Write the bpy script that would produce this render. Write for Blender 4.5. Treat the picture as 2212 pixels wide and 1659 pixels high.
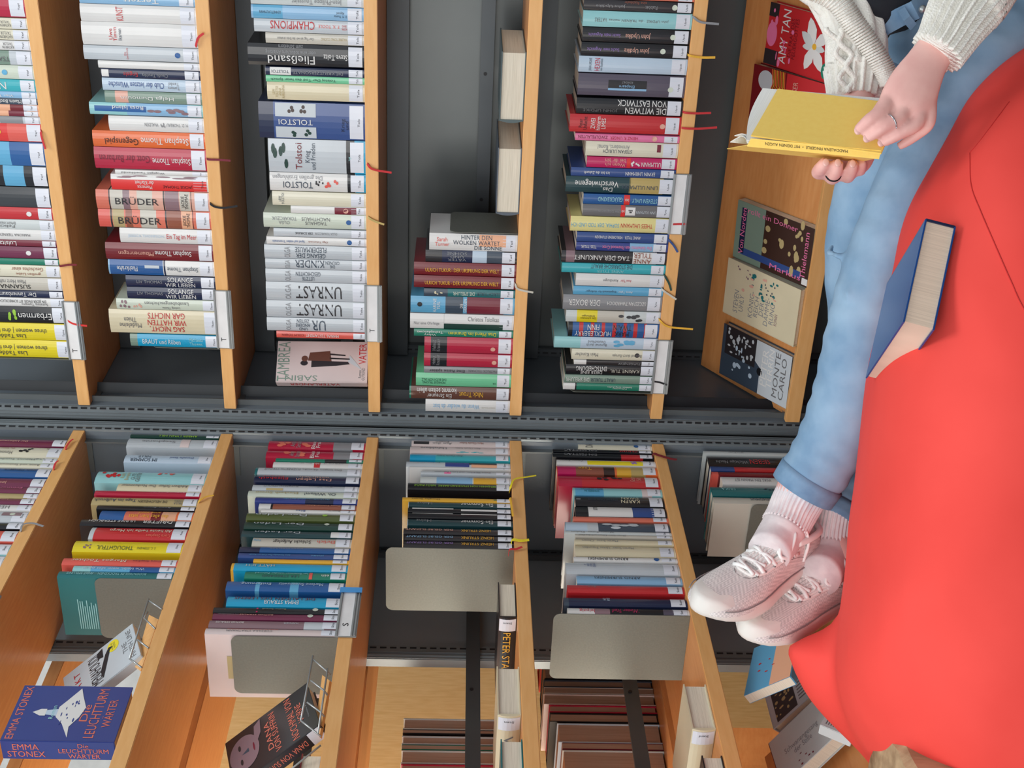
import bpy, bmesh, math, random
from mathutils import Vector, Matrix
random.seed(4)
for o in list(bpy.data.objects): bpy.data.objects.remove(o, do_unlink=True)
scene = bpy.context.scene
COL = scene.collection
# ------------------------------------------------------------------ camera
F, PT, RL, CAMZ = 2810.5, 0.04147, 0.02542, 1.15
CAM = Vector((0, 0, CAMZ))
Fw = Vector((0, math.cos(PT), -math.sin(PT)))
Dn = -Vector((0, math.sin(PT), math.cos(PT)))
Rt = Vector((1, 0, 0))
IX = Rt*math.sin(RL) + Dn*math.cos(RL)        # towards the photo's right edge
IU = Rt*math.cos(RL) - Dn*math.sin(RL)        # towards the photo's top edge
cd = bpy.data.cameras.new('camera'); cam = bpy.data.objects.new('camera', cd); COL.objects.link(cam)
cd.sensor_width = 36; cd.sensor_fit = 'HORIZONTAL'; cd.lens = 36*F/2212; cd.clip_start = .05
cam.matrix_world = Matrix((( IX.x, IU.x, -Fw.x, 0), (IX.y, IU.y, -Fw.y, 0), (IX.z, IU.z, -Fw.z, CAMZ), (0, 0, 0, 1)))
scene.camera = cam
# ------------------------------------------------------------------ light
scene.view_settings.view_transform = 'Standard'; scene.view_settings.look = 'None'
scene.view_settings.gamma = 1; scene.view_settings.use_curve_mapping = False
scene.view_settings.exposure = 0.07
wd = bpy.data.worlds.new('daylight'); scene.world = wd; wd.use_nodes = True
bg = wd.node_tree.nodes['Background']; bg.inputs[0].default_value = (.80, .90, 1, 1); bg.inputs[1].default_value = 0.62
def area(name, loc, target, size, energy, color):
    l = bpy.data.lights.new(name, 'AREA'); l.energy = energy; l.color = color; l.size = size[0]; l.shape = 'RECTANGLE'; l.size_y = size[1]
    o = bpy.data.objects.new(name, l); COL.objects.link(o); o.location = loc
    o.rotation_euler = (Vector(target)-Vector(loc)).to_track_quat('-Z', 'Y').to_euler(); return o
area('window_light', (-1.6, -1.9, 2.5), (0.1, 2.7, 1.0), (2.6, 2.2), 80, (1, .985, .96))
area('skylight', (.5, 1.0, 4.2), (-.3, 2.5, .9), (1.3, 1.3), 46, (1, .98, .95))
area('side_window_light', (-1.9, .3, .9), (-.45, 3.0, 1.25), (1.0, 1.3), 9, (1, .93, .84))  # added warm fill, stands in for floor bounce on the shelf undersides
area('rear_window_light', (-1.27, 2.40, 1.25), (-.70, 3.75, 1.2), (.3, 1.3), 16, (1, .91, .76))  # added lamp, out of view behind the shelves, brightens the beech panel
# ------------------------------------------------------------------ pixel -> place
AR = -0.497143; AL = AR + math.pi/2
def frame(a, y0):
    return dict(a=a, d=Vector((math.cos(a), math.sin(a), 0)), n=Vector((-math.sin(a), math.cos(a), 0)), O=Vector((0, y0, 0)))
CASE = {'R': frame(AR, 2.98429), 'L': frame(AL, 3.22833)}
SZ = {1: .8693, 2: .5364, 3: .2054, 4: -.1219, 5: -.4507, 6: -.785}
TRM, TLM = -.085, -.271
def ray(px, py):
    v2 = (px-1106)/F; u2 = (829.5-py)/F
    return Fw + IX*v2 + IU*u2
def world(c, t, dp, z):
    k = CASE[c]; p = k['O'] + k['d']*t + k['n']*dp; return Vector((p.x, p.y, z+CAMZ))
def hit(c, px, py, dp=0.0):
    """point of the bookcase plane at depth dp seen at a pixel: (t along, z rel. camera)"""
    k = CASE[c]; r = ray(px, py); s = (dp + k['O'].dot(k['n'])) / r.dot(k['n'])
    q = r*s; return (q-k['O']).dot(k['d']), q.z
def at(px, py, Y):
    r = ray(px, py); return CAM + r*(Y/r.y)
# ------------------------------------------------------------------ materials
MATS = {}
def lin(c):
    return tuple(((v/255+.055)/1.055)**2.4 if v > 10.3 else v/255/12.92 for v in c)
def mat(name, rgb, rough=.5, metal=0.0, kind='plain', rgb2=None, scale=20, bump=0.0, coat=0.0, spec=.5):
    key = (name, tuple(rgb), rough, kind)
    if key in MATS: return MATS[key]
    m = bpy.data.materials.new(name); m.use_nodes = True; nt = m.node_tree; b = nt.nodes['Principled BSDF']
    b.inputs['Roughness'].default_value = rough; b.inputs['Metallic'].default_value = metal
    b.inputs['Coat Weight'].default_value = coat; b.inputs['Coat Roughness'].default_value = .12
    b.inputs['Specular IOR Level'].default_value = spec
    tc = nt.nodes.new('ShaderNodeTexCoord')
    c1 = lin(rgb); c2 = lin(rgb2) if rgb2 else tuple(v*.86 for v in c1)
    mp = nt.nodes.new('ShaderNodeMapping'); nt.links.new(tc.outputs['Object'], mp.inputs[0])
    if kind == 'wood': mp.inputs['Scale'].default_value = (1, 1, 1) if scale < 0 else (1.2, 9, 9)
    elif kind == 'woodz': mp.inputs['Scale'].default_value = (9, 9, 1.2)
    elif kind == 'pages': mp.inputs['Scale'].default_value = (60, 1, .4)
    elif kind == 'pagesz': mp.inputs['Scale'].default_value = (.4, 1, 60)
    if kind == 'wave':
        t = nt.nodes.new('ShaderNodeTexWave'); t.inputs['Scale'].default_value = scale; t.inputs['Distortion'].default_value = 2
    else:
        t = nt.nodes.new('ShaderNodeTexNoise'); t.inputs['Scale'].default_value = 14 if kind.startswith('wood') or kind.startswith('pages') else scale
        t.inputs['Detail'].default_value = 5
    nt.links.new(mp.outputs[0], t.inputs['Vector'])
    r = nt.nodes.new('ShaderNodeValToRGB'); nt.links.new(t.outputs['Fac' if 'Fac' in t.outputs else 0], r.inputs[0])
    r.color_ramp.elements[0].position = .3; r.color_ramp.elements[1].position = .7
    r.color_ramp.elements[0].color = (*c2, 1); r.color_ramp.elements[1].color = (*c1, 1)
    nt.links.new(r.outputs[0], b.inputs['Base Color'])
    if bump:
        bp = nt.nodes.new('ShaderNodeBump'); bp.inputs['Strength'].default_value = bump; bp.inputs['Distance'].default_value = .002
        nt.links.new(t.outputs[0], bp.inputs['Height']); nt.links.new(bp.outputs[0], b.inputs['Normal'])
    MATS[key] = m; return m
WOODF = mat('beech_edge', (232, 180, 116), .45, kind='wood', rgb2=(224, 168, 102), coat=.1)
WOOD = mat('beech_board', (212, 150, 92), .42, kind='wood', rgb2=(202, 136, 78), coat=.1)
STEEL = mat('dark_grey_steel', (86, 92, 96), .38, .25, rgb2=(74, 79, 83), scale=3)
STEEL2 = mat('mid_grey_steel', (112, 118, 120), .38, .3, rgb2=(98, 103, 104), scale=3)
RAILM = mat('rail_steel', (142, 150, 154), .35, .4, rgb2=(126, 134, 138), scale=4)
BEND = mat('bookend_steel', (112, 114, 106), .42, .25, rgb2=(104, 106, 98), scale=260, bump=.06)
ALU = mat('aluminium', (170, 176, 178), .35, .7, scale=5)
PAPER = mat('page_paper', (232, 224, 206), .8, kind='pages', rgb2=(205, 196, 176))
STICK = mat('sticker_white', (222, 226, 234), .35, coat=.3, rgb2=(212, 217, 228), scale=8)
INK = mat('ink_black', (30, 30, 34), .5)
# palette: name -> rgb
PAL = dict(white=(226, 226, 224), silver=(196, 204, 210), cream=(226, 222, 200), ivory=(222, 212, 180), palegreen=(208, 218, 202), pale=(206, 214, 214),
 lightblue=(140, 186, 222), paleblue=(190, 210, 228), sky=(96, 172, 212), cyan=(24, 162, 206), turquoise=(58, 178, 190), aqua=(150, 208, 212), blue=(36, 92, 156), royal=(48, 78, 140),
 navy=(26, 38, 72), indigo=(52, 68, 140), slate=(62, 76, 92), teal=(30, 112, 116), darkteal=(30, 66, 72), green=(30, 128, 104), darkgreen=(28, 64, 56), olive=(84, 98, 52), sage=(126, 150, 136), mint=(116, 204, 156), lime=(150, 200, 60),
 yellow=(232, 214, 36), paleyellow=(232, 222, 150), gold=(232, 178, 56), mustard=(190, 168, 104), tan=(184, 166, 118), orange=(232, 112, 56), coral=(226, 96, 84), salmon=(222, 118, 96), peach=(236, 176, 140),
 red=(198, 44, 50), brightred=(222, 52, 50), crimson=(186, 34, 66), darkred=(120, 26, 36), maroon=(120, 32, 52), plum=(116, 44, 76), mauve=(140, 112, 120), magenta=(196, 30, 96), pink=(232, 120, 166), palepink=(222, 206, 204), lilac=(150, 120, 190), purplegrey=(88, 82, 98),
 brown=(104, 66, 54), rust=(150, 86, 66), darkbrown=(60, 40, 34), grey=(140, 142, 146), midgrey=(112, 112, 114), darkgrey=(58, 62, 66), charcoal=(44, 42, 46), black=(22, 24, 30), beige=(200, 196, 184), blush=(224, 170, 152))
NICE = dict(palegreen='pale green', pale='pale grey', lightblue='light blue', paleblue='pale blue', sky='sky blue', royal='royal blue', navy='navy', slate='slate blue', darkteal='dark teal', darkgreen='dark green', olive='olive green', mint='mint green', lime='lime green', paleyellow='pale yellow', brightred='bright red', darkred='dark red', palepink='pale pink', purplegrey='purple grey', darkbrown='dark brown', midgrey='medium grey', darkgrey='dark grey', ivory='ivory', sage='sage green')
def nice(c): return NICE.get(c, c)
def cmat(c, gloss=.3):
    rgb = PAL[c] if isinstance(c, str) else c
    return mat('cover_'+(c if isinstance(c, str) else 'tone'), rgb, gloss, coat=.25, scale=6, rgb2=tuple(v*.93 for v in rgb))
def imat(c):
    rgb = PAL[c] if isinstance(c, str) else c
    return mat('print_'+(c if isinstance(c, str) else 'tone'), rgb, .4, scale=6, rgb2=tuple(v*.97 for v in rgb))
# ------------------------------------------------------------------ mesh helpers
def meta(o, label=None, cat=None, group=None, kind=None):
    if label: o['label'] = label
    if cat: o['category'] = cat
    if group: o['group'] = group
    if kind: o['kind'] = kind
    return o
def mk(name, verts, faces, mats, parent=None, mi=None, smooth=False, loc=None, rot=None):
    me = bpy.data.meshes.new(name); me.from_pydata([tuple(v) for v in verts], [], faces)
    for m in (mats if isinstance(mats, (list, tuple)) else [mats]): me.materials.append(m)
    if mi: me.polygons.foreach_set('material_index', mi)
    if smooth: me.polygons.foreach_set('use_smooth', [True]*len(faces))
    me.update()
    bm = bmesh.new(); bm.from_mesh(me); bmesh.ops.recalc_face_normals(bm, faces=bm.faces); bm.to_mesh(me); bm.free()
    o = bpy.data.objects.new(name, me); COL.objects.link(o)
    if parent: o.parent = parent
    if loc is not None: o.location = loc
    if rot is not None: o.rotation_euler = rot
    return o
def empty(name, loc=(0, 0, 0), rot=(0, 0, 0), parent=None):
    o = bpy.data.objects.new(name, None); o.empty_display_size = .05; COL.objects.link(o); o.location = loc; o.rotation_euler = rot
    if parent: o.parent = parent
    return o
class G:
    def __init__(s): s.v = []; s.f = []; s.m = []
    def add(s, vs, fs, m=0):
        k = len(s.v); s.v += [Vector(v) for v in vs]; s.f += [tuple(i+k for i in f) for f in fs]; s.m += [m]*len(fs); return s
    def box(s, x0, x1, y0, y1, z0, z1, m=0, b=0.0):
        if b <= 0:
            vs = [(x, y, z) for z in (z0, z1) for y in (y0, y1) for x in (x0, x1)]
            return s.add(vs, [(0, 1, 3, 2), (4, 5, 7, 6), (0, 1, 5, 4), (2, 3, 7, 6), (0, 2, 6, 4), (1, 3, 7, 5)], m)
        bm = bmesh.new(); bmesh.ops.create_cube(bm, size=1)
        for v in bm.verts: v.co = Vector((x0+(x1-x0)*(v.co.x+.5), y0+(y1-y0)*(v.co.y+.5), z0+(z1-z0)*(v.co.z+.5)))
        bmesh.ops.bevel(bm, geom=bm.edges[:], offset=b, segments=2, affect='EDGES')
        bm.verts.index_update(); r = s.add([v.co.copy() for v in bm.verts], [[v.index for v in f.verts] for f in bm.faces], m); bm.free(); return r
    def tube(s, pts, r, n=8, m=0, cap=True):
        pts = [Vector(p) for p in pts]; rs = r if isinstance(r, (list, tuple)) else [r]*len(pts)
        k = len(s.v); up = None
        for i, p in enumerate(pts):
            t = (pts[min(i+1, len(pts)-1)] - pts[max(i-1, 0)]).normalized()
            if up is None: up = t.orthogonal().normalized()
            up = (up - t*up.dot(t)).normalized(); w = t.cross(up)
            s.v += [p + (up*math.cos(2*math.pi*j/n) + w*math.sin(2*math.pi*j/n))*rs[i] for j in range(n)]
        for i in range(len(pts)-1):
            for j in range(n):
                s.f.append((k+i*n+j, k+i*n+(j+1) % n, k+(i+1)*n+(j+1) % n, k+(i+1)*n+j)); s.m.append(m)
        if cap:
            s.f.append(tuple(k+j for j in range(n))); s.m.append(m); s.f.append(tuple(k+(len(pts)-1)*n+j for j in range(n))); s.m.append(m)
        return s
    def strip(s, pts, w, th, nrm, m=0):
        """flat ribbon along pts, w wide, th thick; nrm = face normal"""
        pts = [Vector(p) for p in pts]; k = len(s.v); nrm = Vector(nrm).normalized()
        for i, p in enumerate(pts):
            t = (pts[min(i+1, len(pts)-1)] - pts[max(i-1, 0)]).normalized(); sd = t.cross(nrm)
            sd = sd.normalized() if sd.length > 1e-6 else Vector((1, 0, 0)); nn = sd.cross(t).normalized()
            s.v += [p+sd*w/2+nn*th/2, p-sd*w/2+nn*th/2, p-sd*w/2-nn*th/2, p+sd*w/2-nn*th/2]
        for i in range(len(pts)-1):
            for j in range(4): s.f.append((k+i*4+j, k+i*4+(j+1) % 4, k+(i+1)*4+(j+1) % 4, k+(i+1)*4+j)); s.m.append(m)
        s.f.append((k, k+1, k+2, k+3)); s.m.append(m); e = k+(len(pts)-1)*4; s.f.append((e, e+1, e+2, e+3)); s.m.append(m); return s
    def out(s, name, mats, parent=None, smooth=False, loc=None, rot=None):
        return mk(name, s.v, s.f, mats, parent, s.m, smooth, loc, rot)
def spline(pts, n=6):
    pts = [Vector(p) for p in pts]; P = [pts[0]*2-pts[1]]+pts+[pts[-1]*2-pts[-2]]; out = []
    for i in range(1, len(P)-2):
        a, b, c, d = P[i-1:i+3]
        for j in range(n):
            t = j/n; out.append(.5*((2*b)+(c-a)*t+(2*a-5*b+4*c-d)*t*t+(3*b-a-3*c+d)*t**3))
    out.append(pts[-1]); return out
TXT = {}
def text_geo(s):
    """triangulated outline of a string, origin centred, returns verts(2d), faces, w, h"""
    if s in TXT: return TXT[s]
    cu = bpy.data.curves.new('t', 'FONT'); cu.body = s; cu.align_x = 'CENTER'; cu.resolution_u = 2; cu.space_line = .85
    o = bpy.data.objects.new('t', cu); COL.objects.link(o)
    dg = bpy.context.evaluated_depsgraph_get(); dg.update(); me = bpy.data.meshes.new_from_object(o.evaluated_get(dg))
    vs = [v.co.copy() for v in me.vertices]; fs = [tuple(p.vertices) for p in me.polygons]
    bpy.data.objects.remove(o, do_unlink=True); bpy.data.meshes.remove(me); bpy.data.curves.remove(cu)
    if not vs: TXT[s] = ([], [], 1, 1); return TXT[s]
    x0 = min(v.x for v in vs); x1 = max(v.x for v in vs); y0 = min(v.y for v in vs); y1 = max(v.y for v in vs)
    TXT[s] = ([((v.x-(x0+x1)/2)/(x1-x0), (v.y-(y0+y1)/2)/(y1-y0)) for v in vs], fs, x1-x0, y1-y0); return TXT[s]
def put_text(g, s, c, ax, ay, L, H, m=0, keep=1.6):
    """text centred at c, running along ax (length <= L), letter-up ay (height <= H)"""
    vs, fs, w, h = text_geo(s.replace('/', '\n'))
    if not vs: return
    r = w/h; l, hh = L, H
    if l/hh > r*keep: l = hh*r*keep
    if l/hh < r/keep: hh = l/(r/keep)
    g.add([Vector(c)+Vector(ax)*(x*l)+Vector(ay)*(y*hh) for x, y in vs], fs, m)
def blob(g, c, ax, ay, pts, m=0):
    """flat printed patch: polygon of 2d points"""
    g.add([Vector(c)+Vector(ax)*x+Vector(ay)*y for x, y in pts], [tuple(range(len(pts)))], m)
def disc(g, c, ax, ay, rx, ry=None, m=0, n=20):
    ry = ry or rx; blob(g, c, ax, ay, [(rx*math.cos(6.2832*i/n), ry*math.sin(6.2832*i/n)) for i in range(n)], m)
# ------------------------------------------------------------------ the room
def struct(name, g, m, **k):
    o = g.out(name, m, **k); o['kind'] = 'structure'; return o
g = G().box(-4, 4, -3, 5.5, -.05, 0); struct('floor', g, mat('floor_carpet', (96, 92, 88), .9, rgb2=(80, 76, 74), scale=60))
g = G().box(-4, 4, 5.5, 5.6, 0, 3.6); struct('wall_back', g, mat('wall_paint', (236, 234, 228), .8))
g = G().box(4, 4.1, -3, 5.5, 0, 3.6); struct('wall_right', g, mat('wall_paint', (236, 234, 228), .8))
SIDE = mat('side_steel', (112, 122, 130), .36, 0, rgb2=(98, 107, 115), scale=3)
# ------------------------------------------------------------------ bookcases
BT = .027; DEP = .30
def bookcase(c, t0, t1, label):
    k = CASE[c]; root = empty('bookcase', world(c, t0, 0, -CAMZ), (0, 0, k['a']))
    meta(root, label, 'bookcase')
    L = t1-t0
    # local frame: x along, y depth, z up from the floor
    for i in (1, 2, 3, 4, 5, 6):
        if c == 'R' and i == 6: continue
        z = SZ[i]+CAMZ
        xa = .001 if not (c == 'L' and i == 6) else .54
        g = G().box(xa, L-.001, 0, DEP, z-BT, z, 0, .0012)
        sh = g.out('shelf', [WOOD, WOODF], root)
        for p in sh.data.polygons:
            if p.center.y < .002: p.material_index = 1
        if c == 'R': G().box(.004, L-.004, DEP-.012, DEP+.006, z-BT-.05, z-BT-.001).out('shelf_rail', STEEL, root)
        g = G().box(.004, L-.004, DEP-.004, DEP+.004, z+.060, z+.090)
        for x in [.42+.30*j for j in range(int(L/.3))]: g.tube([(x, DEP-.006, z+.078), (x, DEP-.0045, z+.078)], .004, 10, 1)
        g.out('book_stop_bar', [STEEL, INK], root)
        for sx in ((.002,) if c == 'R' else (L-.004,)):
            g = G().box(sx, sx+.0015, .03, .11, z-BT-.012, z-BT); g.out('shelf_bracket', STEEL2, root)
    ez = 2.45
    # end panel at the junction, with front and rear slotted rails
    if c == 'R': xs = (-.004, 0); xf = (-.036, -.001); xr = (0, .022)
    else: xs = (L, L+.004); xf = (L+.001, L+.036); xr = (L-.022, L)
    G().box(xs[0], xs[1], .004, DEP+.03, 0, ez).out('side_panel', SIDE, root)
    for nm, xx, yy, dr in (('slotted_rail', xf, (-.004, .02), 1), ('slotted_rail', xr, (DEP+.006, DEP+.024), 0)):
        g = G().box(xx[0], xx[1], yy[0], yy[1], .0, ez, 0, .002)
        inner = xx[1]-.005 if c == 'R' else xx[0]+.001
        if not dr: inner = (xx[0]+xx[1])/2-.002
        z = .15
        while z < ez-.05:
            g.box(inner, inner+.004, yy[0]-.0006, yy[0]+.001, z, z+.014, 1); z += .0215
        if dr:
            for gx in (.012, .020, .028):
                q = xx[0]+gx if c == 'L' else xx[1]-gx
                g.box(q-.0016, q+.0016, yy[0]-.003, yy[0]+.001, 0, ez, 0, .001)
        g.out(nm, [RAILM if dr else STEEL, INK], root)
    g = G().box(*( (.0, .014) if c == 'R' else (L-.014, L)), .022, .026, 0, ez); g.out('front_flange', STEEL2, root)
    # back panel
    if c == 'R': bx = (0, L)
    else: bx = (L-.36, L)
    G().box(bx[0], bx[1], DEP+.024, DEP+.030, .05, ez).out('back_panel', (mat('back_steel', (104, 109, 109), .3, .3, rgb2=(92, 97, 97), scale=3) if c == 'R' else mat('pale_back_steel', (150, 160, 166), .4, 0, rgb2=(138, 148, 155), scale=3)), root)  # left panel's steel is coloured lighter in place of window light
    g = G().box(0, L, .04, DEP, 0, .08); g.out('plinth', STEEL, root)
    if c == 'L':
        g = G().box(bx[0]-.045, bx[0], DEP+.006, DEP+.03, 0, ez, 0, .002)
        for q in (.008, .018): g.box(bx[0]-.045+q, bx[0]-.045+q+.003, DEP+.003, DEP+.007, 0, ez, 0, .001)
        z = .15
        while z < ez-.05:
            g.box(bx[0]-.012, bx[0]-.008, DEP+.005, DEP+.007, z, z+.014, 1); z += .0215
        g.out('slotted_rail', [RAILM, INK], root)
    return root
BCR = bookcase('R', TRM, 1.12, 'beech-shelved steel bookcase across the upper half of the photo, marked T')
BCL = bookcase('L', -1.50, TLM, 'beech-shelved steel bookcase across the lower half of the photo, marked S')
g = G().box(-.155, -.02, 3.08, 3.5, 0, 2.45); struct('trim_1', g, mat('corner_dark', (34, 38, 42), .4, .3))  # dark filler post added where the corner gap lies in shade
# the shelf unit that stands back to back with the left one
rr = empty('bookcase', world('L', -1.6, .345, -CAMZ), (0, 0, AL)); meta(rr, 'beech shelves back to back behind the bookcase marked S', 'bookcase')
for i in (1, 2, 3, 4, 5, 6):
    z = SZ[i]+CAMZ; G().box(0, 1.33, .04 if i == 1 else 0, .28, z-BT, z, 0, .0012).out('shelf', WOOD, rr)
LW = mat('beech_panel', (240, 196, 132), .45, kind='woodz', rgb2=(228, 178, 110))
G().box(.0, 2.5, .755, .775, .0, CAMZ+.78).out('side_panel', LW, rr)
# ------------------------------------------------------------------ books
ORD = {1: 'first', 2: 'second', 3: 'third', 4: 'fourth', 5: 'fifth', 6: 'sixth'}
GRP = {}
ALLB = []
def bulge(w): return min(.0045, w*.11)
def profile(w, D, c):
    B = bulge(w); n = 6
    out = [(0, D)] + [(w*i/n, -B*(1-((i/n-.5)/.5)**2)+B) for i in range(n+1)] + [(w, D)]
    inn = [(w-c, D), (w-c, B+c), (c, B+c), (c, D)]
    return out + inn
def make_book(w, h, D, cover, segs=None, pagecol=None, sticker='', texts=(), hard=True, name='book', stick_h=.028):
    """local: x thickness 0..w, y depth (0 = spine), z up.  Title, sticker and page block are its parts"""
    c = .0022 if hard else .0009; c = min(c, w*.2)
    P = profile(w, D, c); n = len(P); zs = [0]; cols = []
    segs = sorted([(max(0, a), min(h, b), col) for a, b, col in (segs or [])])
    z = 0
    for a, b, col in segs:
        if a > z+.0005: zs.append(a); cols.append(cover)
        zs.append(b); cols.append(col); z = b
    if z < h-.0005: zs.append(h); cols.append(cover)
    mats = []; idx = []
    for col in cols:
        m = cmat(col)
        if m not in mats: mats.append(m)
        idx.append(mats.index(m))
    g = G()
    vs = [(x, y, z) for z in zs for x, y in P]; fs = []; mi = []
    base = cmat(cover)
    if base not in mats: mats.append(base)
    bi = mats.index(base)
    for s in range(len(zs)-1):
        for j in range(n):
            fs.append((s*n+j, s*n+(j+1) % n, (s+1)*n+(j+1) % n, (s+1)*n+j)); mi.append(idx[s])
    g.v = [Vector(v) for v in vs]; g.f = fs; g.m = mi
    for z, k in ((0, 0), (h, (len(zs)-1)*n)):   # rims of the boards
        # spine strip + the two boards
        g.f.append(tuple(k+i for i in (0, 1, n-2, n-1))); g.m.append(bi)
        g.f.append(tuple(k+i for i in (7, 8, 9, 10))) if n == 13 else g.f.append(tuple(k+i for i in (n-6, n-5, n-4, n-3))); g.m.append(bi)
        g.f.append(tuple([k+i for i in range(1, n-5)]+[k+n-3, k+n-2])); g.m.append(bi)
    me_o = g.out(name, mats)
    ov = .003 if hard else .0006
    G().box(c, w-c, bulge(w)+c, D-ov, ov, h-ov).out('page_block', PAPER, me_o)
    B = bulge(w)
    def sy(x): return -B*(1-((x/w-.5)/.5)**2)+B
    if sticker is not None:
        gg = G(); q0, q1 = (w*.04, w*.96); m = 5; z0, z1 = .004, .004+stick_h
        xs = [q0+(q1-q0)*i/m for i in range(m+1)]
        gg.add([(x, sy(x)-.0005, z) for z in (z0, z1) for x in xs], [(i, i+1, m+2+i, m+1+i) for i in range(m)])
        if sticker:
            k = len(gg.v); vert = w < .02
            put_text(gg, sticker, (w*.5, 0, .013 if not vert else .015), (1, 0, 0), (0, 0, 1), min(.017, w*.66), .0045, 1)
            for v in gg.v[k:]: v.y = sy(v.x)-.0008
        gg.out('spine_label', [STICK, INK], me_o)
    if texts:
        cols = []; gg = G()
        for (za, zb, fa, fb, col, dirn, s) in texts:
            if col not in cols: cols.append(col)
            k = len(gg.v); xc = w*(fa+fb)/2; tw = w*(fb-fa); zc = (za+zb)/2; Lz = abs(zb-za); mi_ = cols.index(col)
            if s == '@': disc(gg, (xc, 0, zc), (1, 0, 0), (0, 0, 1), .0055, m=mi_)
            elif s == '#':
                xs = [xc-tw/2+tw*i/8 for i in range(9)]; gg.add([(x, 0, z) for z in (za, zb) for x in xs], [(i, i+1, 10+i, 9+i) for i in range(8)], mi_)
            elif s == '~':
                for q in range(7): disc(gg, (xc+random.uniform(-.3, .3)*tw, 0, zc+random.uniform(-.42, .42)*Lz), (1, 0, 0), (0, 0, 1), tw*.16, Lz*.09, mi_, 9)
            elif dirn == 'v': put_text(gg, s, (xc, 0, zc), (1, 0, 0), (0, 0, 1), tw, Lz, mi_, 2.2)
            elif dirn == 'd': put_text(gg, s, (xc, 0, zc), (0, 0, -1), (1, 0, 0), Lz, tw, mi_)
            else: put_text(gg, s, (xc, 0, zc), (0, 0, 1), (-1, 0, 0), Lz, tw, mi_)
            off = .0005 if s in '#' else (.0007 if s in '@~' else .001)
            for v in gg.v[k:]: v.y = sy(min(max(v.x, 0), w))-off
        # split marks that sit on top of each other is not needed: offsets differ
        gg.out('spine_lettering', [imat(q) for q in cols], me_o)
    return me_o
SHW = {'R': 'upper half', 'L': 'lower half'}
def row(c, shelf, tf, xref, data, stick='', dp=.006, side_dir='u'):
    """each line:  y0 y1 xtop colour [flags] | mark ; mark ...   in the coordinates of transform tf"""
    x0, y0, s = tf; z0 = SZ[shelf]
    out = []
    for line in data.strip().split('\n'):
        head, *marks = line.strip().split('|'); hp = head.split()
        ya, yb = float(hp[0])/s+y0, float(hp[1])/s+y0; xt = hp[2]; col = hp[3]; flags = hp[4] if len(hp) > 4 else ''
        def zat(px):
            t, z = hit(c, px/s+x0, (ya+yb)/2, dp); return z
        ta, tb = hit(c, xref, ya, dp)[0], hit(c, xref, yb, dp)[0]
        t0, w = min(ta, tb), abs(ta-tb)*.985
        h = (zat(float(xt))-z0) if xt != '-' else random.uniform(.205, .22)
        h = max(.15, min(h, .26))
        texts = []; segs = []; desc = ''
        for mk_ in (marks[0].split(';') if marks else []):
            mk_ = mk_.strip()
            if not mk_: continue
            f = mk_.replace('¦', '|').split(' ', 5)
            # kind xa xb fa fb text   (fa,fb = share of the thickness counted from the photo's top edge)
            kd, xa, xb = f[0], float(f[1]), float(f[2])
            za, zb = sorted((zat(xa)-z0, zat(xb)-z0))
            if kd[0] == '=': segs.append((za, zb, kd[1:])); continue
            fa, fb = float(f[3]), float(f[4]); s_ = f[5] if len(f) > 5 else '@'
            fa, fb = 1-fb, 1-fa
            dirn = 'u'
            if kd[0] == '#': kd = kd[1:]
            if kd[-1] == '>': dirn = 'd'; kd = kd[:-1]
            if kd[-1] == '^': dirn = 'v'; kd = kd[:-1]
            if s_ not in '@#~': za = max(za, .034)
            if zb-za < .003: continue
            texts.append((za, zb, fa, fb, kd, dirn, s_))
            if s_ not in '@#~' and len(s_) > len(desc) and 'N' not in flags: desc = s_
        if len(marks) > 1 and marks[1].strip(): desc = marks[1].strip()
        D = max(.115, min(.15, h*.64)); D = min(D, .15)
        st = None if 'n' in flags else (stick or '')
        b = make_book(w, h, D, col, segs, None, st, texts, hard='p' not in flags)
        b.location = world(c, t0, dp, z0+.0004); b.rotation_euler = (0, 0, CASE[c]['a'])
        th = 'thin ' if w < .017 else ('thick ' if w > .034 else '')
        b['category'] = 'book'; b['_th'] = th
        out.append(dict(o=b, c=c, shelf=shelf, col=col, th=th, desc=desc, t0=t0, w=w, h=h, D=D, z0=z0))
    ALLB.append((c, shelf, out)); return out
Z1 = (0, 0, 3.607); Z2 = (0, 430, 3.19); Z3 = (500, 0, 3.6075); Z4 = (500, 430, 3.19); Z5 = (820, 400, 3.0175); Z7 = (1160, 0, 3.607); Z8 = (1160, 430, 3.19)
row('R', 1, Z1, 85, '''
-30 145 - crimson
150 235 - cream|midgrey 0 100 .15 .85 KATHRYN/TAYLOR;red> 118 132 .2 .7 I|
240 320 - cream|midgrey 0 110 .15 .85 KATHRYN/TAYLOR;red> 124 138 .2 .7 I|
325 400 - white|midgrey 20 125 .15 .85 KATHRYN/TAYLOR;red> 140 154 .2 .7 I|
405 515 - silver|=sage -120 75;midgrey -60 75 .4 .75 TSANI|
518 625 - palegreen|sky 30 46 .4 .6
628 722 - turquoise|white> -70 50 .2 .8 AN|
722 772 - lightblue p|white -80 120 .3 .8 Vier Tage|
770 822 - slate p|white -40 180 .25 .8 Maxim Bischke|
822 870 - peach p|=darkred 80 210
870 912 - peach p|=maroon 70 210
915 970 - silver|=grey 0 180
970 1112 - brightred|=coral 60 230;gold -20 0 .3 .6
1115 1300 - blue|=sky -60 80
1300 1460 - black|=sky 30 190
1465 1625 - darkgrey|
''', 'Tayl')
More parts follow.
